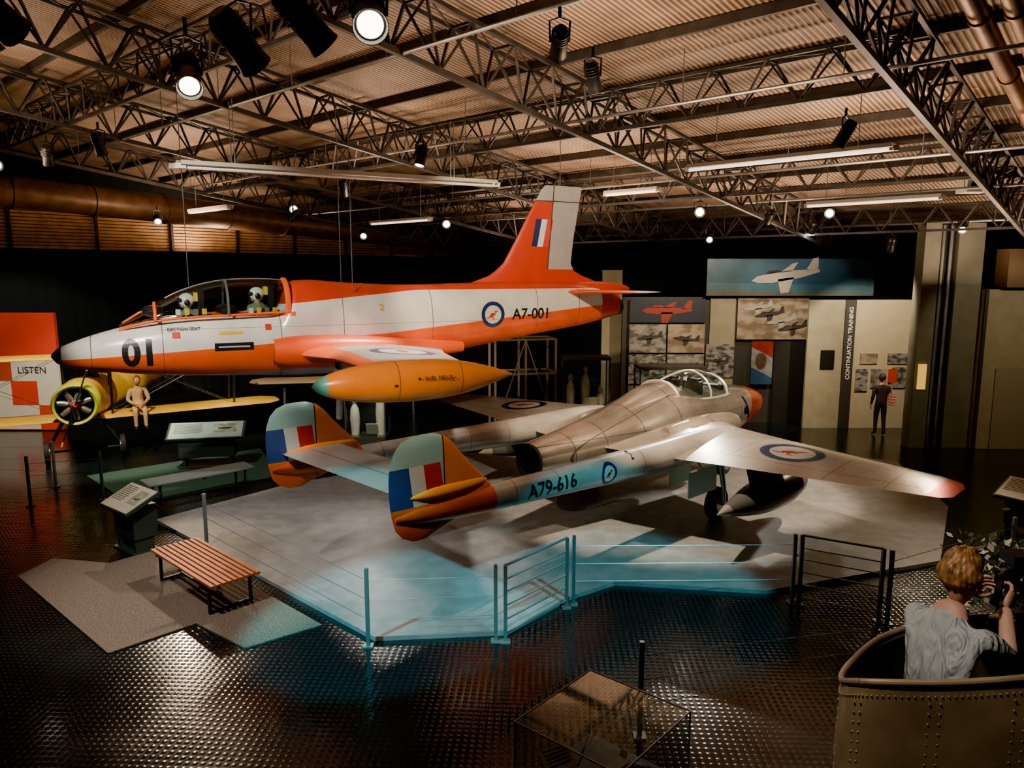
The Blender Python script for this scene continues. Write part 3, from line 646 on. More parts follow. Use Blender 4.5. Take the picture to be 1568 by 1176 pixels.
panel('yellow_sign',10.42,10.62,18.74,1.55,2.2,mat('sign_yellow_lit',(.8,.5,.12),.5,emit=(1,.55,.1),es=.5),.05,cl)
pj=empty('ceiling_projector');panel('body',9.3,9.8,15.5,6.15,6.45,M_white,.4,pj);mb=MB();mb.tube([(9.55,15.7,6.45),(9.55,15.7,6.85)],.03);mb.tube([(9.45,15.5,6.3),(9.45,15.42,6.3)],.08,0,16);make(mb,'mount',M_black,pj)
ck=empty('checkered_display_board')
WC=(.62,.60,.52)
CK=[(WC,[('g',(0,0,1),1.45),('l',(0,0,1),2.15)]),(WC,[('g',(0,0,1),.75),('l',(0,0,1),1.45),('g',(1,0,0),-13.6)]),(WC,[('l',(0,0,1),.75),('g',(0,0,1),.05),('l',(1,0,0),-13.6)]),(WC,[('g',(0,0,1),.75),('l',(0,0,1),1.45),('l',(1,0,0),-14.35)]),((.45,.06,.03),[('g',(0,0,1),1.45),('l',(0,0,1),2.15),('l',(1,0,0),-14.3)])]
panel('board',-15.4,-12.95,20.9,0.03,3.4,zmat('checker_paint',(.60,.04,.015),CK,.5),.12,ck)
text('board_lettering','LISTEN',.27,M_black,ck,(-14.12,20.89,1.68),(1,0,0),(0,0,1),bold=0)
def vitrine(name,c,w,d,h,z0,m_it,n=3):
    e=empty(name,(c[0],c[1],0));mb=MB();mb.box((0,0,z0/2),(w,d,z0),0);mb.box((0,0,h+.03),(w+.04,d+.04,.08),0)
    for x in(-w/2,w/2):
        for y in(-d/2,d/2):mb.box((x,y,(z0+h)/2),(.035,.035,h-z0),0)
    for k in range(n):
        x=-w*.33+w*.66*k/max(1,n-1);hh_=(h-z0)*(.55+.25*math.sin(k*2.3))
        mb.tube([(x,0,z0),(x,0,z0+hh_*.5),(x,0,z0+hh_*.8),(x,0,z0+hh_)],[.1,.13,.11,.03],1,12);mb.ball((x,0,z0+hh_+.08),(.08,.09,.11),1)
    mb.box((.15,-d*.35,z0+.2),(w*.3,.02,.3),1,Matrix.Rotation(.4,3,'X'))
    make(mb,'cabinet',[M_dgrey,m_it],e,smooth=True)
    mb=MB();mb.box((0,0,(z0+h)/2),(w-.03,d-.03,h-z0-.01));make(mb,'glass',M_glass,e)
vitrine('glass_vitrine',(2.1,20.9),1.3,.8,2.1,.7,mat('vitrine_item_tan',(.4,.33,.24),.5,var=.3))
vitrine('glass_vitrine',(4.4,20.4),1.8,.9,1.9,.6,mat('vitrine_item_grey',(.3,.3,.27),.5,var=.3))
vitrine('glass_vitrine',(-3.7,18.6),1.0,.7,1.9,.4,mat('vitrine_item_white',(.6,.6,.56),.5,var=.1),2)
mb=MB()
for x in(-.9,0,.9):
    for y in(-.5,.5):mb.beam((x,y,0),(x,y,2.6),.06)
for z in(.6,1.6,2.6):
    for y in(-.5,.5):mb.beam((-.9,y,z),(.9,y,z),.05)
    for x in(-.9,0,.9):mb.beam((x,-.5,z),(x,.5,z),.05)
mb.beam((-.9,-.5,0),(0,-.5,2.6),.03);mb.beam((.9,-.5,0),(0,-.5,2.6),.03)
make(mb,'steel_display_frame',mat('frame_tan',(.25,.19,.12),.5),loc=(.3,21.8,0),rz=.2)

# ------------------------------------------------------------------ biplane on left
bp=empty('biplane_trainer',(-10.9,18.7,0),math.atan2(.514,.857))
M_by=mat('biplane_yellow',(.72,.46,.03),.45,var=.1);M_bt=mat('doped_fabric_tan',(.48,.38,.24),.6,var=.1)
M_bg=mat('biplane_green_cowl',(.42,.50,.03),.4,var=.15)
def ybody(mb,st,m,seg=24,caps=(True,True),pw=2.0):
    rings=[];e=2/pw
    for y,zt,zb,hw,x0 in st:
        zc=(zt+zb)/2;hh=(zt-zb)/2;row=[]
        for k in range(seg):
            a=2*math.pi*k/seg;ca,sa=math.cos(a),math.sin(a)
            row.append((x0+hw*math.copysign(abs(ca)**e,ca),y,zc+hh*math.copysign(abs(sa)**e,sa)))
        rings.append(row)
    mb.loft(rings,m,caps)
mb=MB()
# round cowling with open front and radial engine
ybody(mb,[(-2.15,1.90,1.10,.40,-.30),(-2.2,1.95,1.05,.45,-.30),(-2.0,2.0,1.0,.50,-.28),(-1.6,2.0,1.0,.50,-.24),(-1.5,1.98,1.0,.47,-.22)],1,seg=32,caps=(False,True))
ybody(mb,[(-2.15,1.90,1.10,.40,-.30),(-1.9,1.88,1.12,.38,-.28)],2,seg=32,caps=(False,True))
for k in range(7):
    a=2*math.pi*k/7+.3;d=V((math.cos(a),0,math.sin(a)));c0=V((-.30,-2.02,1.5))
    mb.tube([c0+d*.12,c0+d*.24,c0+d*.36],[.06,.075,.07],4,10);mb.tube([c0+d*.14+V((0,-.06,0)),c0+d*.33+V((0,-.06,0))],.012,3,6)
mb.tube([(-.30,-2.0,1.5),(-.30,-2.18,1.5)],[.14,.08],4,14)
ybody(mb,smoothst([(-1.5,1.98,1.0,.44,-.22),(-.9,2.0,.95,.42,-.10),(-.3,1.98,.95,.42,.1),(.8,1.9,1.0,.40,.5),(2.5,1.65,1.05,.25,1.25),(4.8,1.45,1.2,.06,2.3)],3),0,pw=2.5)
mb.tube([(-.30,-2.34,1.5),(-.30,-2.2,1.5)],[.02,.07],3,14)
for a0 in(.35,math.pi+.35):
    d=V((math.sin(a0),0,math.cos(a0)));c0=V((-.30,-2.27,1.5));mb.beam(c0,c0+d*.85,.11,.03,m=2);mb.beam(c0+d*.85,c0+d*.97,.10,.03,m=0)
mb.tube([(.0,-1.7,1.1),(.2,-1.2,1.0),(.3,-.6,.92)],.05,2,10)
for y,x0 in((-.5,.05),(.5,.4)):
    mb.ball((x0,y,1.97),(.24,.34,.07),2);mb.tube([(x0-.22,y-.35,1.95),(x0-.15,y-.3,2.2),(x0+.15,y-.3,2.2),(x0+.22,y-.35,1.95)],.015,2,6)
make(mb,'fuselage',[M_by,M_bg,M_black,M_red,M_steel],bp,smooth=True,ang=40)
def spanwing(mb,x0,x1,y,c,z0,z1,m):
    K=10;rings=[];xs=[.5*(1-math.cos(math.pi*i/K)) for i in range(K+1)]
    for x,z,cc in((x0,z0,c*.6),(x0+.3,z0,c),((x0+x1)/2,(z0+z1)/2-.04,c),(x1-.3,z1,c),(x1,z1,c*.6)):
        yt=[5*.1*cc*(.2969*math.sqrt(t)-.126*t-.3516*t*t+.2843*t**3-.1036*t**4) for t in xs]
        rings.append([(x,y-cc/2+cc*xs[i],z+yt[i]) for i in range(K,-1,-1)]+[(x,y-cc/2+cc*xs[i],z-yt[i]*.4) for i in range(1,K)])
    mb.loft(rings,m)
mb=MB();spanwing(mb,-4.4,4.6,-.5,1.35,1.0,1.0,0);spanwing(mb,-4.4,4.6,-.9,1.35,2.55,2.55,0);make(mb,'wings',M_by,bp,smooth=True)
mb=MB()
for x in(-3.4,-.5,.5,3.4):
    for dy in(-.4,.35):mb.tube([(x,-.5+dy,1.0),(x,-.9+dy,2.55)],.03,0,8)
for a,b in((-3.4,-.5),(.5,3.4)):
    for dy in(-.3,.3):mb.tube([(a,-.5+dy,1.0),(b,-.9+dy,2.55)],.006,1,5);mb.tube([(b,-.5+dy,1.0),(a,-.9+dy,2.55)],.006,1,5)
for x in(-.95,.65):
    mb.tube([(x-.05,-1.3,.28),(x+.05,-1.3,.28)],.28,2,24);mb.tube([(x-.06,-1.3,.28),(x+.06,-1.3,.28)],.15,1,16);mb.tube([(x*.4-.1,-1.1,1.1),(x,-1.3,.28)],.03,0,8);mb.tube([(x*.4-.1,-.4,1.1),(x,-1.3,.28)],.03,0,8)
mb.tube([(-.95,-1.3,.28),(.65,-1.3,.28)],.025,0,8)
mb.tube([(2.2,4.4,1.2),(2.25,4.5,.12)],.03,0,8);mb.tube([(2.21,4.5,.1),(2.29,4.5,.1)],.1,2,14)
make(mb,'struts_and_gear',[M_black,M_steel,M_rub],bp,smooth=True)
mb=MB();
spanwing(mb,1.1,3.5,4.5,.8,1.45,1.45,0)
o=make(mb,'tailplane',M_bt,bp,smooth=True)
mb=MB();mb.prism([(4.0,1.35),(4.9,1.35),(5.0,1.7),(4.85,2.05),(4.5,2.1),(4.3,1.8)],-.02,.02);mb.v=[(2.28+z,x,y) for x,y,z in mb.v];make(mb,'rudder',M_red,bp)
mb=MB();spanwing(mb,-3.0,3.0,0,1.5,1.15,1.25,0)
for x in(-2,2):
    for y in(-.4,.4):mb.beam((x,y,0),(x,y*.3,1.12),.06,m=1)
make(mb,'fabric_wing_on_trestles',[M_bt,M_dsteel],loc=(-5.2,23.4,0),rz=.15,smooth=True)

# ------------------------------------------------------------------ people
def skinbody(name,vs,es,rad,labels,mats,parent,sub=2):
    me=D.meshes.new(name);me.from_pydata([tuple(v) for v in vs],es,[])
    ob=D.objects.new(name,me);C.collection.objects.link(ob)
    sk=ob.modifiers.new('s','SKIN');sk.use_smooth_shade=True;sk.branch_smoothing=.6
    for i,r in enumerate(rad):
        r=r if isinstance(r,tuple) else (r,r);me.skin_vertices[0].data[i].radius=r
        me.skin_vertices[0].data[i].use_root=(i==0)
    ss=ob.modifiers.new('u','SUBSURF');ss.levels=sub;ss.render_levels=sub
    C.view_layer.update();m2=D.meshes.new_from_object(ob.evaluated_get(C.evaluated_depsgraph_get()));D.objects.remove(ob)
    m2.name=name;m2.materials.clear()
    for m in mats:m2.materials.append(m)
    segs=[(V(vs[a]),V(vs[b]),labels[k]) for k,(a,b) in enumerate(es)]
    for p in m2.polygons:
        c=p.center;best=1e9;bl=0
        for a,b,l in segs:
            t=max(0,min(1,(c-a).dot(b-a)/((b-a).length_squared+1e-9)));dd=(c-(a+(b-a)*t)).length
            if dd<best:best=dd;bl=l
        p.material_index=bl;p.use_smooth=True
    o=D.objects.new(name,m2);C.collection.objects.link(o);o.parent=parent;return o
def head(parent,c,fd,up,hair,skin,s=1.0,cap=None):
    f=V(fd).normalized();u=V(up).normalized();l=u.cross(f).normalized();u=f.cross(l).normalized()
    R=Matrix((f,l,u)).transposed()
    def sh(p):
        x,y,z=p.x/.098,p.y/.076,p.z/.12
        if z<0:
            p.y*=(1+.32*z);p.x*=(1+.18*z) if x<0 else (1+.05*z)
            if x<0 and z<-.3:p.x*=.75
        g=math.exp(-((y/.16)**2+((z+.12)/.16)**2))
        if x>0:
            p.x+=.026*g
            for sy in(-1,1):
                p.x-=.012*math.exp(-(((y-sy*.42)/.2)**2+((z-.05)/.13)**2))
            p.x+=.006*math.exp(-((y/.3)**2+((z+.5)/.07)**2));p.x-=.004*math.exp(-((y/.35)**2+((z+.42)/.04)**2))
        return p*s
    mb=MB();mb.ball(c,(.098,.076,.12),0,40,32,R,sh)
    for sy in(-1,1):
        q=V(c)+R@V((.082,sy*.032,.006))*s;mb.ball(q,.0125*s,2,10,8)
        q=V(c)+R@V((.09,sy*.032,.006))*s;mb.ball(q,.006*s,3,8,6)
        q=V(c)+R@V((-.005,sy*.076,-.01))*s;mb.ball(q,(.018*s,.008*s,.03*s),0,12,8,R)
        q=V(c)+R@V((.086,sy*.034,.032))*s;mb.ball(q,(.006*s,.02*s,.004*s),1,8,6,R)
    q=V(c)+R@V((.088,0,-.058))*s;mb.ball(q,(.008*s,.024*s,.006*s),4,10,6,R)
    def hs(p):
        x,y,z=p.x/.108,p.y/.087,p.z/.131
        n=noise.noise(V((x*3,y*6,z*3)))*.010+noise.noise(V((x*8,y*12,z*8)))*.004
        lim=-.42 if x<.1 else (.35 if x<.55 else .55)
        k=1+n/.1
        t=max(0,min(1,(z-lim)/.18+.0));k=k*(.80+.20*t)
        if z<0 and x<0: p.x*=(1+.3*z)
        if z<0:p.y*=(1+.2*z)
        k+=.016*math.sin(math.atan2(y,x)*26+z*5+n*120)*max(0,t)
        return p*k*s
    mb.ball(V(c)+R@V((-.006,0,.006)),(.108,.087,.131),1 if cap is None else 5,84,50,R,hs)
    return make(mb,'head',[skin,hair,M_white,M_black,mat('lips',(.4,.15,.12),.5),cap or hair],parent,smooth=True,ang=80)
def hand(parent,wr,dr,nrm,skin,curl=.5,s=1.0,left=False):
    """wr wrist, dr finger direction, nrm palm normal (fingers curl toward it)"""
    d=V(dr).normalized();n=V(nrm);n=(n-d*n.dot(d)).normalized();sd=d.cross(n)*(1 if left else -1);wr=V(wr)
    mb=MB();rings=[]
    for t,w,h in((-.01,.026,.02),(.02,.034,.016),(.05,.042,.015),(.078,.043,.013),(.092,.036,.009)):
        rings.append([wr+(d*t+sd*math.cos(a)*w+n*math.sin(a)*h)*s for a in [2*math.pi*k/14 for k in range(14)]])
    mb.loft(rings,0)
    for i,L in enumerate((.072,.08,.075,.06)):
        o=wr+(d*.082+sd*(.030-.021*i))*s;a=curl*.5;pts=[o];q=o
        spread=(1.5-i)*.06
        for f,fr in enumerate((.42,.32,.26)):
            dd=d*math.cos(a)+n*math.sin(a)+sd*spread;q=q+dd*L*fr*s;pts.append(q);a+=curl*.9
        mb.tube(pts,[.0095*s,.009*s,.0082*s,.006*s],0,10);mb.ball(pts[-1],.0062*s,0,8,6);
        for p in pts[1:3]:mb.ball(p,.0092*s,0,8,6)
        mb.ball(pts[0],.0105*s,0,8,6)
    o=wr+(d*.025+sd*.03)*s;p1=o+(d*.03+sd*.03+n*.008)*s;p2=p1+(d*.032+sd*.01+n*.015)*s;p3=p2+(d*.022-sd*.004+n*.012)*s
    mb.tube([o,p1,p2,p3],[.015*s,.012*s,.010*s,.007*s],0,10);mb.ball(p3,.0072*s,0,8,6)
    return make(mb,'hand',skin,parent,smooth=True,ang=80)
def person(name,J,mats,parent=None,fd=(0,1,0),up=(0,0,1),hair=None,s=1.0,cap=None,hands=(None,None),top_sleeve=1,hs_=1.0):
    """mats: [skin, top, trousers, shoes]"""
    e=parent or empty(name)
    K=['pelvis','waist','chest','neckb','neck','shL','elL','wrL','shR','elR','wrR','hipL','knL','anL','toL','hipR','knR','anR','toR']
    vs=[V(J[k]) for k in K];ix={k:i for i,k in enumerate(K)}
    R={'pelvis':(.15,.12),'waist':(.135,.10),'chest':(.15,.115),'neckb':(.085,.075),'neck':(.056,.056),'shL':.07,'elL':.047,'wrL':.03,'shR':.07,'elR':.047,'wrR':.03,'hipL':.098,'knL':.062,'anL':.042,'toL':.035,'hipR':.098,'knR':.062,'anR':.042,'toR':.035}
    ed=[('pelvis','waist',1),('waist','chest',1),('chest','neckb',1),('neckb','neck',0),('chest','shL',1),('shL','elL',1),('elL','wrL',top_sleeve),('chest','shR',1),('shR','elR',1),('elR','wrR',top_sleeve),
        ('pelvis','hipL',2),('hipL','knL',2),('knL','anL',2),('anL','toL',3),('pelvis','hipR',2),('hipR','knR',2),('knR','anR',2),('anR','toR',3)]
    rr=[tuple(q*s for q in R[k]) if isinstance(R[k],tuple) else R[k]*s for k in K]
    skinbody('body',vs,[(ix[a],ix[b]) for a,b,l in ed],rr,[l for a,b,l in ed],mats,e)
    head(e,J['head'],fd,up,hair,mats[0],s*hs_,cap)
    for k,h in zip(('L','R'),hands):
        wr=V(J['wr'+k]);el=V(J['el'+k]);dr=(wr-el).normalized()
        if h:dr=V(h[0]);nr=h[1];cu=h[2]
        else:nr=V((0,0,0))+V(fd).cross(V((0,0,1)))*(1 if k=='L' else -1);cu=.5
        hand(e,wr,dr,nr,mats[0],cu,s,left=(k=='L'))
    return e
def standing(px,py,f,h=1.72):
    f=V((f[0],f[1],0)).normalized();l=V((-f.y,f.x,0));k=h/1.75
    def P(a,b,z):return V((px,py,0))+f*a*k+l*b*k+V((0,0,z*k))
    return {'pelvis':P(0,0,.95),'waist':P(0,0,1.12),'chest':P(0,0,1.32),'neckb':P(0,0,1.46),'neck':P(.01,0,1.53),'head':P(.035,0,1.64),
     'shL':P(0,.18,1.41),'elL':P(-.02,.23,1.12),'wrL':P(.06,.24,.88),'shR':P(0,-.18,1.41),'elR':P(-.02,-.23,1.12),'wrR':P(.16,-.2,.98),
     'hipL':P(0,.09,.88),'knL':P(.03,.10,.49),'anL':P(0,.11,.09),'toL':P(.15,.13,.04),'hipR':P(0,-.09,.88),'knR':P(.0,-.10,.49),'anR':P(-.06,-.11,.09),'toR':P(.09,-.13,.04)}
M_skin=mat('skin',(.50,.27,.18),.55,var=.05);M_dhair=mat('dark_hair',(.03,.02,.015),.5);M_hair=mat('brown_hair',(.25,.12,.05),.5,var=.4,vs=30,stretch=(1,1,.3))
M_jk=mat('dark_jacket',(.035,.022,.025),.8);M_jeans=mat('dark_trousers',(.02,.022,.03),.8);M_shoe=mat('dark_shoes',(.015,.012,.01),.5)
vis=person('museum_visitor',standing(10.3,20.3,(.1,1),1.72),[M_skin,M_jk,M_jeans,M_shoe],fd=(.1,1,0),hair=M_dhair)
mb=MB();mb.box((10.52,20.2,1.05),(.1,.3,.34));mb.tube([(10.52,20.1,1.2),(10.48,20.2,1.45),(10.52,20.3,1.2)],.012)
for i in range(4):mb.box((10.52,20.2,.93+.08*i),(.104,.304,.02),1)
make(mb,'shoulder_bag',[mat('bag_pink',(.5,.16,.13),.7),M_white],vis)
M_over=mat('tan_overalls',(.50,.34,.17),.8,var=.15)
# pilot mannequin sitting on the leading edge of the biplane's lower wing
f=V((.514,-.857,0));l=V((.857,.514,0));base=V((-9.47,18.42,0))
def P2(a,b,z):return base+f*a+l*b+V((0,0,z))
J={'pelvis':P2(0,0,1.19),'waist':P2(.0,0,1.34),'chest':P2(.02,0,1.52),'neckb':P2(.03,0,1.65),'neck':P2(.04,0,1.72),'head':P2(.065,0,1.83),
 'shL':P2(.02,.17,1.60),'elL':P2(.08,.24,1.36),'wrL':P2(.3,.12,1.28),'shR':P2(.02,-.17,1.60),'elR':P2(.08,-.24,1.36),'wrR':P2(.3,-.12,1.28),
 'hipL':P2(.05,.09,1.15),'knL':P2(.45,.11,1.13),'anL':P2(.5,.11,.72),'toL':P2(.63,.12,.68),'hipR':P2(.05,-.09,1.15),'knR':P2(.45,-.11,1.13),'anR':P2(.46,-.11,.72),'toR':P2(.59,-.12,.68)}
person('pilot_mannequin',J,[M_skin,M_over,M_over,M_shoe],fd=(.3,-.95,0),hair=M_hair,cap=mat('leather_cap',(.12,.06,.03),.5))

# ------------------------------------------------------------------ foreground cockpit + gunner mannequin
ct=empty('open_cockpit_display')
M_ck=mat('cockpit_bronze_paint',(.34,.24,.14),.34,.5,var=.25,vs=3);M_riv=mat('rivet_metal',(.6,.5,.34),.3,.8)
CP=[(1.46,2.87,2.80),(1.78,2.76,2.86),(2.15,2.70,2.93),(2.7,2.70,3.0),(3.2,2.85,3.0),(3.3,3.3,2.85),(2.95,3.68,2.70),(2.4,3.80,2.62),(2.0,3.70,2.58),(1.66,3.36,2.62),(1.48,3.08,2.69)]
CEN=V((2.35,3.2,0))
def rim(a,k=1.0):
    n=len(CP);t=(a/(2*math.pi)%1)*n;i=int(t)%n;t-=int(t)
    p0,p1,p2,p3=[V(CP[(i+j-1)%n]) for j in range(4)]
    p=.5*((2*p1)+(p2-p0)*t+(2*p0-5*p1+4*p2-p3)*t*t+(3*p1-p0-3*p2+p3)*t**3)
    return V((CEN.x+(p.x-CEN.x)*k,CEN.y+(p.y-CEN.y)*k,p.z))
mb=MB();N_=88
def ring(k,dz,flat=None):
    r=[]
    for i in range(N_):
        p=rim(2*math.pi*i/N_,k);r.append(V((p.x,p.y,(p.z+dz) if flat is None else flat)))
    return r
mb.loft([ring(1,0),ring(1.015,-.25),ring(1.01,-.6),ring(.97,-1.0),ring(.75,0,1.45),ring(.3,0,1.35)],0,(False,True))
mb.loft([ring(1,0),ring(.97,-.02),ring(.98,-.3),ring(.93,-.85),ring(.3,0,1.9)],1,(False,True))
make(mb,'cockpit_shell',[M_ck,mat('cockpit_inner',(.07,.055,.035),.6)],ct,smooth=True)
mb=MB();p=[rim(2*math.pi*i/N_,1.0)+V((0,0,.01)) for i in range(N_+1)];mb.tube(p,.014,0,10);make(mb,'rim_tube',M_ck,ct,smooth=True)
mb=MB()
for i in range(170):
    a=2*math.pi*i/170;p=rim(a,1.008)
    for dz in(-.05,-.36):mb.ball(p+V((0,0,dz)),.0045,0,6,4)
for a in [2*math.pi*i/13 for i in range(13)]:
    for j in range(14):
        for da in(-.03,.03):
            p=rim(a+da,1.014);mb.ball(p+V((0,0,-.08-.045*j)),.0045,0,6,4)
make(mb,'rivets',M_riv,ct,smooth=True)
mb=MB()
for x in(1.9,2.9):
    for y in(2.95,3.45):mb.beam((x,y,0),(x,y,1.5),.08)
mb.beam((1.9,2.95,.04),(2.9,2.95,.04),.08);mb.beam((1.9,3.45,.04),(2.9,3.45,.04),.08);mb.beam((1.9,2.95,.04),(1.9,3.45,.04),.08);mb.beam((2.9,2.95,.04),(2.9,3.45,.04),.08)
make(mb,'stand',M_dsteel,ct)
mb=MB();mb.box((2.08,3.36,2.26),(.42,.4,.08),0);mb.box((2.08,3.36,2.08),(.2,.2,.36),0);make(mb,'seat',M_dsteel,ct)
f=V((.86,.5,0)).normalized();l=V((-f.y,f.x,0));base=V((2.08,3.38,0))
def P(a,b,z):return base+f*a+l*b+V((0,0,z))
J={'pelvis':P(0,0,2.40),'waist':P(.02,0,2.55),'chest':P(.06,0,2.72),'neckb':P(.1,0,2.845),'neck':P(.125,0,2.91),'head':P(.16,0,3.02),
 'shL':P(.07,.17,2.80),'elL':P(.30,.22,2.66),'wrL':P(.46,.10,2.84),'shR':P(.07,-.17,2.80),'elR':P(.26,-.2,2.66),'wrR':P(.42,-.09,2.84),
 'hipL':P(.05,.1,2.38),'knL':P(.42,.12,2.42),'anL':P(.5,.12,2.08),'toL':P(.62,.12,2.05),'hipR':P(.05,-.1,2.38),'knR':P(.42,-.12,2.42),'anR':P(.5,-.12,2.08),'toR':P(.62,-.12,2.05)}
def shirt_mat():
    m,nt,b=nodes('grey_white_shirt');N=nt.nodes;L=nt.links
    tc=N.new('ShaderNodeTexCoord');mp=N.new('ShaderNodeMapping');mp.inputs['Rotation'].default_value=(.3,.25,.5);mp.inputs['Scale'].default_value=(1,1,.3);L.new(tc.outputs['Object'],mp.inputs[0])
    n=N.new('ShaderNodeTexNoise');n.inputs['Scale'].default_value=13;n.inputs['Detail'].default_value=2;n.inputs['Distortion'].default_value=1.2;L.new(mp.outputs[0],n.inputs['Vector'])
    bp=N.new('ShaderNodeBump');bp.inputs['Strength'].default_value=1;bp.inputs['Distance'].default_value=.06;L.new(n.outputs[0],bp.inputs['Height']);L.new(bp.outputs[0],b.inputs['Normal'])
    b.inputs['Base Color'].default_value=(.38,.39,.38,1);b.inputs['Roughness'].default_value=.85;return m
hh=mat('sandy_hair',(.26,.12,.045),.45,var=.6,vs=40,stretch=(1,1,.25))
person('gunner_mannequin',J,[M_skin,shirt_mat(),mat('khaki_trousers',(.2,.16,.1),.8),M_shoe],fd=(.86,.45,-.15),hair=hh,hands=((tuple(f+V((0,0,.3))),tuple(-l),.7),(tuple(f*.8+V((0,0,.6))),tuple(l),.8)),top_sleeve=0,hs_=1.12)
mg=empty('machine_gun');mb=MB();g0=P(.5,-.02,2.93);gd=(f+V((0,0,.12))).normalized()
mb.tube([g0,g0+gd*.45],.035,0,12);mb.tube([g0+gd*.45,g0+gd*1.1],.02,0,12);mb.box(tuple(g0+gd*.15+V((0,0,.08))),(.12,.12,.05),0);mb.tube([g0+gd*.3,P(.8,-.02,2.75)],.02,0,8)
for i in range(9):mb.tube([g0+gd*(.5+i*.05),g0+gd*(.51+i*.05)],.03,0,12)
mb.tube([g0,g0+V((0,0,-.12))-gd*.04],.018,0,8)
make(mb,'gun',M_black,mg,smooth=True)
mb=MB();cc=V((2.72,3.93,2.84))
for i in range(520):
    r=V((random.gauss(0,.11),random.gauss(0,.06),random.gauss(0,.11)));p=cc+r
    a=V((random.uniform(-1,1),random.uniform(-1,1),random.uniform(-1,1))).normalized()*random.uniform(.015,.032);b=a.cross(V((random.uniform(-1,1),random.uniform(-1,1),random.uniform(-1,1)))).normalized()*random.uniform(.008,.018)
    mb.add([p-a,p+b,p+a,p-b],[(0,1,2,3)],random.choice((0,0,1,2)))
make(mb,'camouflage_netting',[mat('net_green',(.05,.06,.03),.8),mat('net_brown',(.14,.09,.05),.8),mat('net_cream',(.5,.45,.34),.8)])

# ------------------------------------------------------------------ light fixtures
def spot_fix(name,loc,aim,L=.4,r=.1,lit=True,hang=.35):
    loc=V(loc);d=(V(aim)-loc).normalized();e=empty(name);mb=MB()
    mb.tube([loc-d*L*.6,loc-d*L*.5,loc+d*L*.35,loc+d*L*.5],[r*.6,r*.9,r,r*1.1],0,20,(True,False))
    mb.tube([loc+d*L*.5,loc+d*L*.42],[r*1.05,r*.95],0,20,(False,False));mb.tube([loc+d*L*.40,loc+d*L*.43],r*.8,1,20);mb.tube([loc+d*L*.38,loc+d*L*.40],r*.97,0,20)
    sd=d.cross(V((0,0,1))).normalized()
    mb.tube([loc+sd*r*1.1,loc+sd*r*1.2+V((0,0,hang*.6)),loc+V((0,0,hang*.7)),loc-sd*r*1.2+V((0,0,hang*.6)),loc-sd*r*1.1],.012,0,6)
    mb.tube([loc+V((0,0,hang*.7)),loc+V((0,0,hang))],.02,0,8)
    for k in range(4):mb.tube([loc-d*L*(.1+.1*k),loc-d*L*(.13+.1*k)],r*1.08,0,20)
    make(mb,'can',[M_black,M_emw if lit else M_dark],e,smooth=True,ang=50);return e
def lamp(name,loc,aim,power,col,deg,blend=.4,rad=.08):
    ld=D.lights.new(name,'SPOT');ld.energy=power;ld.color=col;ld.spot_size=math.radians(deg);ld.spot_blend=blend;ld.shadow_soft_size=rad
    o=D.objects.new(name,ld);C.collection.objects.link(o);o.location=loc;o.rotation_euler=(V(aim)-V(loc)).to_track_quat('-Z','Y').to_euler();return o
WARM=(1,.78,.52);NEU=(1,.90,.76);TEAL=(.16,.90,1)
lamps=[((1.0,9.6,6.9),(2.6,13.2,1.6),2200,WARM,54),((7.6,11.0,6.6),(4.6,14.4,1.5),2400,WARM,48),((3.6,5.0,6.8),(1.6,9.6,0),1500,TEAL,32),((-5.0,4.5,6.6),(-1.6,9.1,0),2600,TEAL,26),
 ((-4.6,6.2,7.3),(-4.8,10.4,0),900,NEU,40),((-5.5,6.5,6.9),(-4.5,12.6,3.6),1600,NEU,50),((0.5,8.2,6.9),(.3,14.8,4.0),1400,WARM,52),
 ((6.0,17.6,5.8),(6.0,22,2.2),600,WARM,75),((9.4,18.6,5.2),(10.3,21.3,2.0),480,WARM,75),((-8.4,13.8,6.6),(-10.2,18.0,1.4),1700,WARM,60),
 ((-1.5,12.6,6.4),(-2.5,10.9,1.2),700,NEU,60),((-3.4,15.3,6.2),(-4.5,21.5,1),1400,WARM,70),((-1.0,1.6,7.2),(2.0,3.2,2.8),520,NEU,36),((8.6,8.0,6.6),(7.0,10.5,1.5),350,WARM,40),  # includes fill lamps added for the trestle wing and, out of view, the gunner
 ((8.0,20.0,5.7),(8.2,21.8,4.3),110,NEU,90),((-2.2,5.0,6.9),(-1.2,8.4,2.1),600,WARM,24),((-5.4,8.0,6.9),(-3.1,10.4,2.0),600,NEU,28),((-11.5,16.5,6.3),(-14.0,20.9,2.0),700,NEU,60),((12.6,14.5,5.8),(12.6,18.6,2.5),220,WARM,60),((-6.8,12.6,6.6),(-6.8,15.8,.3),450,NEU,40),  # includes lamps added to warm the fin and brighten the checkered board
 ((-2.8,4.2,5.9),(-1.3,9.3,3.3),800,WARM,24),((-5.8,20.0,6.0),(-10.2,19.2,1.5),700,WARM,50),((4.6,10.6,6.4),(2.6,12.6,1.6),800,WARM,36),((10.0,12.4,6.3),(6.0,16.0,1.8),700,WARM,34),  # includes lamps added for the dark tip tank and the biplane's side
 ((5.6,21.3,5.5),(2.6,9.5,0),900,NEU,32),((-4.2,21.3,5.6),(-2.6,9,0),250,NEU,30),((-9.3,19.8,5.9),(-4.0,8.4,0),750,WARM,28),((10.9,18.2,5.6),(5.4,9.6,0),300,WARM,28)]
for i,(l_,a,p,c,dg) in enumerate(lamps):
    d=(V(a)-V(l_)).normalized();lamp('spot_lamp',V(l_)+d*.25,a,p,c,dg)
    spot_fix('track_spotlight',l_,a,.34,.09)  # the added fill lamps get the same can as the real spotlights
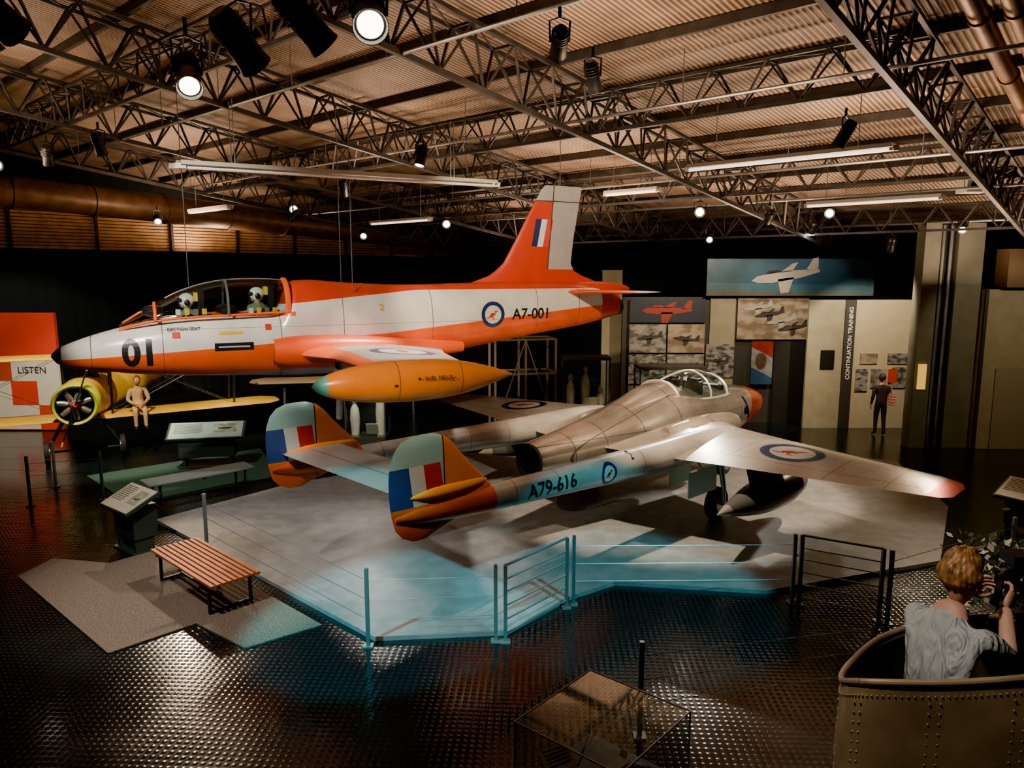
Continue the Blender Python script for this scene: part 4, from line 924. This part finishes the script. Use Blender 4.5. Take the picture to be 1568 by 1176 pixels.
for l_,a,r,lit in(((-3.05,7.3,6.35),(-2.2,5.5,4.6),.11,True),((-2.45,7.0,6.55),(-1.6,8.6,5.0),.14,False),((-1.75,6.6,6.6),(-.9,7.4,5.6),.13,False),((-1.15,6.3,6.55),(-.6,4.0,4.8),.13,True)):
    spot_fix('theatre_spotlight',l_,a,.5,r,lit,.5)
for l_ in((-11.5,17,6.9),(-6.5,22.5,6.4),(4.6,18.5,6.0),(8.2,19.5,6.05),(-2.0,23,6.0)):
    spot_fix('track_spotlight',l_,(l_[0]*.3,l_[1]*.3,3),.3,.12)
def batten(name,a,b,on=True,w=.16):
    a=V(a);b=V(b);e=empty(name);mb=MB();mb.beam(a,b,w,.06,0);o=V((0,0,-.06));mb.tube([a+o,b+o],.026,1,10)
    for p in(a,b):mb.beam(p,p+V((0,0,-.08)),w*.7,.03,0)
    for t in(.15,.85):mb.tube([a.lerp(b,t),a.lerp(b,t)+V((0,0,1.0))],.008,2,5)
    make(mb,'batten',[mat('batten_enamel',(.42,.38,.32),.4),M_emf if on else M_white,M_steel],e)
wd=V((-.742,.6704,0))
for c,L,on in(((4.46,12.6,6.4),3.4,1),((2.7,17.1,6.35),1.4,1),((-3.2,21.5,6.0),2.6,1),((-8,20,6.2),2.2,0),((7.4,15.6,6.0),2.6,1)):
    c=V(c);batten('fluorescent_batten',c-wd*L/2,c+wd*L/2,on,.2)
batten('fluorescent_batten',(-5.25,11.9,6.2),(-.33,14.4,6.2),False,.3);batten('fluorescent_batten',(-5.0,11.5,6.15),(-.4,13.9,6.15),False,.25)
def area(loc,rot,sx,sy,p,c):
    ld=D.lights.new('ceiling_fill','AREA');ld.shape='RECTANGLE';ld.size=sx;ld.size_y=sy;ld.energy=p;ld.color=c  # area lamps added to brighten the roof from below, without fixtures
    o=D.objects.new('ceiling_fill_lamp',ld);C.collection.objects.link(o);o.location=loc;o.rotation_euler=rot
for u,w,p in((8,6,75),(13,4,105),(14,10,110),(10,13,85),(18,8,110),(18,16,70),(9,20,75),(20,3,90),(4,9,45),(12,24.6,60),(4,16,45)):
    area(UW(u,w,roof(u)-2.3),(math.pi,0,RZ),.5,2.5,p*1.45,(1,.67,.43))
W=D.worlds.new('world');S.world=W;W.use_nodes=True;bg=W.node_tree.nodes['Background'];bg.inputs[0].default_value=(.35,.6,.7,1);bg.inputs[1].default_value=.02
cd=D.cameras.new('camera');cam=D.objects.new('camera',cd);C.collection.objects.link(cam);cam.location=(0,0,4.5);cam.rotation_euler=(math.radians(90-8.53),0,0)
cd.sensor_width=36;cd.lens=25.94;cd.clip_start=.05;cd.clip_end=200;S.camera=cam
try:
    S.view_settings.view_transform='AgX';S.view_settings.look='AgX - Punchy'
except Exception as ex:print(ex)
S.view_settings.exposure=1.42
